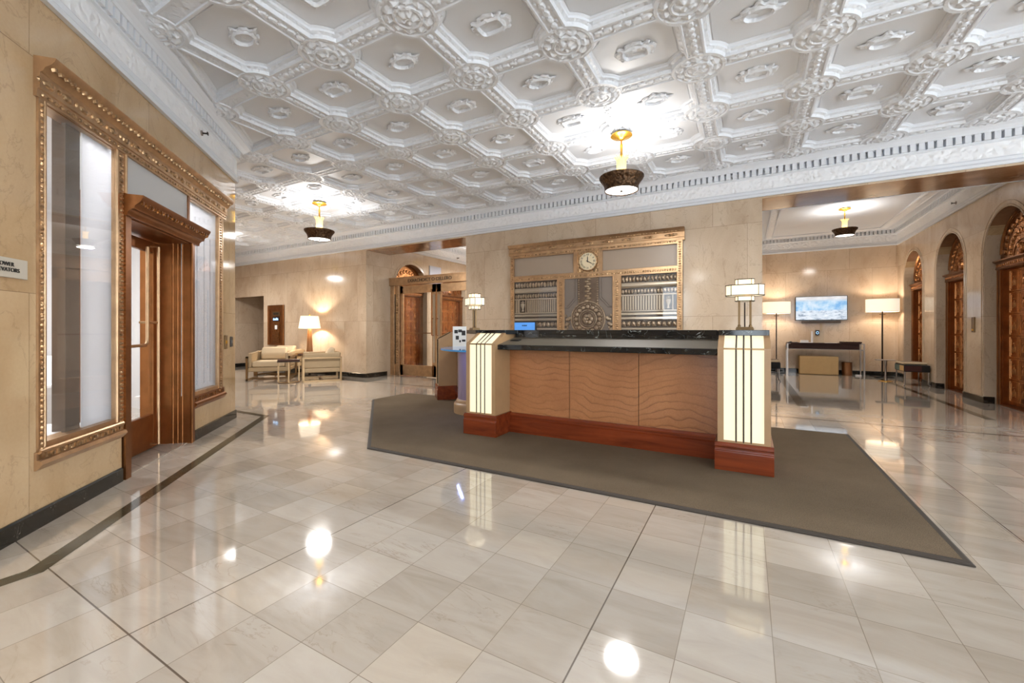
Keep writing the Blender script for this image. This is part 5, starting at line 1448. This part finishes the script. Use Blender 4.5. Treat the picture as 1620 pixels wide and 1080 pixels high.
def bench():
    t = thing('bench', 'low patchwork bench with chrome curved legs against the right wall', 'bench', (3.03, 11.86, 0), 0, 'patchwork benches of the right hall')
    # long axis along y
    W, L_ = 0.20, 0.31
    m = MB(); m.box(-W, W, -L_, L_, 0.285, 0.425); body = m.build('seat', M['blackfab'], t, bevel=0.012)
    for i, (y0, y1, mt) in enumerate(((-0.02, 0.30, 'teal'), (-0.29, -0.03, 'beige'), (0, 0, 'maroon'))):
        m = MB()
        if mt == 'maroon': m.box(-W+0.01, 0.07, -L_-0.005, -L_-0.001, 0.30, 0.41)
        else: m.box(-W-0.005, -W-0.001, y0, y1, 0.30, 0.41)
        m.build('patch', M[mt], body)
    m = MB(); m.box(-W+0.005, W-0.005, -0.20, L_, 0.426, 0.475); cu = m.build('cushion', M['fabricl'], t, bevel=0.024, seg=4)
    m = MB()
    for k in range(4): m.prism([(-W+0.02, -0.08+0.1*k), (0, -0.13+0.1*k), (W-0.02, -0.08+0.1*k), (W-0.02, -0.05+0.1*k), (0, -0.10+0.1*k), (-W+0.02, -0.05+0.1*k)], 0.4745, 0.477)
    m.build('zigzag', M['maroon'], cu)
    for sx in (-1, 1):
        for sy in (-1, 1):
            m = MB(); m.tube([(sx*(W-0.02), sy*(L_-0.03), 0.29), (sx*(W-0.02), sy*(L_-0.02), 0.16), (sx*(W-0.02), sy*(L_-0.03), 0.05), (sx*(W+0.0), sy*(L_+0.005), 0.006)], 0.012, 8); m.build('leg', M['steel'], t, smooth=50)
    return t
B = bench()
dup(B, (0.44, 11.35, 0), PI, 'low patchwork bench against the left side of the right hall, half behind the lit pillar')
t = thing('drink_table', 'slim chrome drink table with a flat bar top beside the patchwork bench', 'side table', (2.70, 12.30, 0))
m = MB(); m.lathe([(0.0, 0.0), (0.13, 0.0), (0.13, 0.008), (0.03, 0.014), (0.0, 0.014)], n=24); m.build('base', M['brass'], t, smooth=40)
m = MB(); m.lathe([(0.028, 0.012), (0.028, 0.10), (0.020, 0.12), (0.022, 0.34), (0.03, 0.36), (0.03, 0.47)], n=16); m.build('post', M['steel'], t, smooth=40)
m = MB(); m.box(-0.16, 0.16, -0.13, 0.13, 0.47, 0.485); m.build('tabletop', M['steel'], t, bevel=0.003)

# ---------------------------------------------------------------- wall plates, sign, sprinklers
def fixed(name, label, cat, at, local, rot_extra=0, group=None):
    p = Matrix.Translation(Vector(at[0])) @ Matrix.Rotation(at[1], 4, 'Z') @ Vector(local)
    return thing(name, label, cat, tuple(p), at[1], group)
t = fixed('elevator_call_plate', 'narrow brass elevator call plate on the right wall between the middle and nearest arches', 'call plate', RIGHT, (9.745, 0, 1.235))
m = MB(); m.box(-0.055, 0.055, 0, 0.012, -0.125, 0.125); m.build('plate', M['brassplate'], t, bevel=0.002)
m = MB(); m.box(-0.02, 0.02, 0.012, 0.018, -0.10, -0.07); m.build('button', M['brass'], t)
for s, mt, lb in ((0.335, 'brassplate', 'brass plate beside the narrow shop window, left of the two small plates'), (0.145, 'blackplastic', 'black card reader plate near the corner of the diagonal wall')):
    t = fixed('wall_plate', lb, 'wall plate', DIAG, (s, 0, 1.0))
    m = MB(); m.box(-0.035, 0.035, 0, 0.012, -0.085 if mt != 'blackplastic' else -0.065, 0.085 if mt != 'blackplastic' else 0.065); m.build('plate', M[mt], t, bevel=0.003)
    m = MB(); m.box(-0.012, 0.012, 0.012, 0.02, -0.02, 0.02); m.build('switch', M['brass' if mt != 'blackplastic' else 'steel'], t)
t = fixed('direction_sign', 'pale grey sign plate with black lettering at the left edge, beside the shop window', 'sign', DIAG, (3.50, 0, 1.484))
m = MB(); m.box(-0.225, 0.225, 0, 0.012, -0.053, 0.053); pl_ = m.build('plate', M['plate'], t, bevel=0.002)
for z, s, x in ((0.018, 'TOWER', 0.0), (-0.012, 'ELEVATORS', 0.0)):
    me = text_mesh(s, 0.030, 0.002); me.materials.clear(); me.materials.append(M['ink'])
    xs = [v.co.x for v in me.vertices]
    for v in me.vertices: v.co.x -= max(xs) 
    o = bpy.data.objects.new('lettering', me); COL.objects.link(o); o.parent = pl_
    # read from the lobby side: local x runs right to left there
    o.location = (-0.134 if s == 'TOWER' else -0.168, 0.0135, z)
    o.rotation_euler = (PI/2, 0, PI)
    for v in me.vertices: v.co.x = v.co.x
for at, lc, lb in ((DIAG, (1.06, 0.02, 3.255), 'small sprinkler head on the white frieze above the shop front'), (RIGHT, (10.35, 0.02, 3.40), 'small sprinkler head on the cornice of the right hall'), (LEFT, (-10.7, 0.02, 3.40), 'small sprinkler head on the cornice of the left hall')):
    t = fixed('sprinkler_head', lb, 'sprinkler', at, lc)
    m = MB(); m.lathe([(0.028, 0), (0.026, 0.008), (0.01, 0.012)], n=16); m.v = [(p[0], p[2], p[1]) for p in m.v]; m.build('escutcheon', M['steel'], t, smooth=40)
    m = MB(); m.tube([(0, 0.01, 0), (0, 0.06, 0)], 0.008, 8); m.box(-0.016, 0.016, 0.055, 0.06, -0.016, 0.016); m.build('nozzle', M['darkmetal'], t)
t = fixed('grey_wall_panel', 'pale grey wall panel inside the left hall, above the bronze doors', 'wall panel', LEFT, (-9.64, 0, 2.66))  # raised pale patch stands for a reflection in the polished marble
m = MB(); m.box(-0.24, 0.24, 0, 0.03, -0.32, 0.32); m.box(-0.255, 0.255, 0, 0.025, -0.335, 0.335); o = m.build('panel', [plain('pale_blue_grey', (178, 180, 192), 0.3)], t)
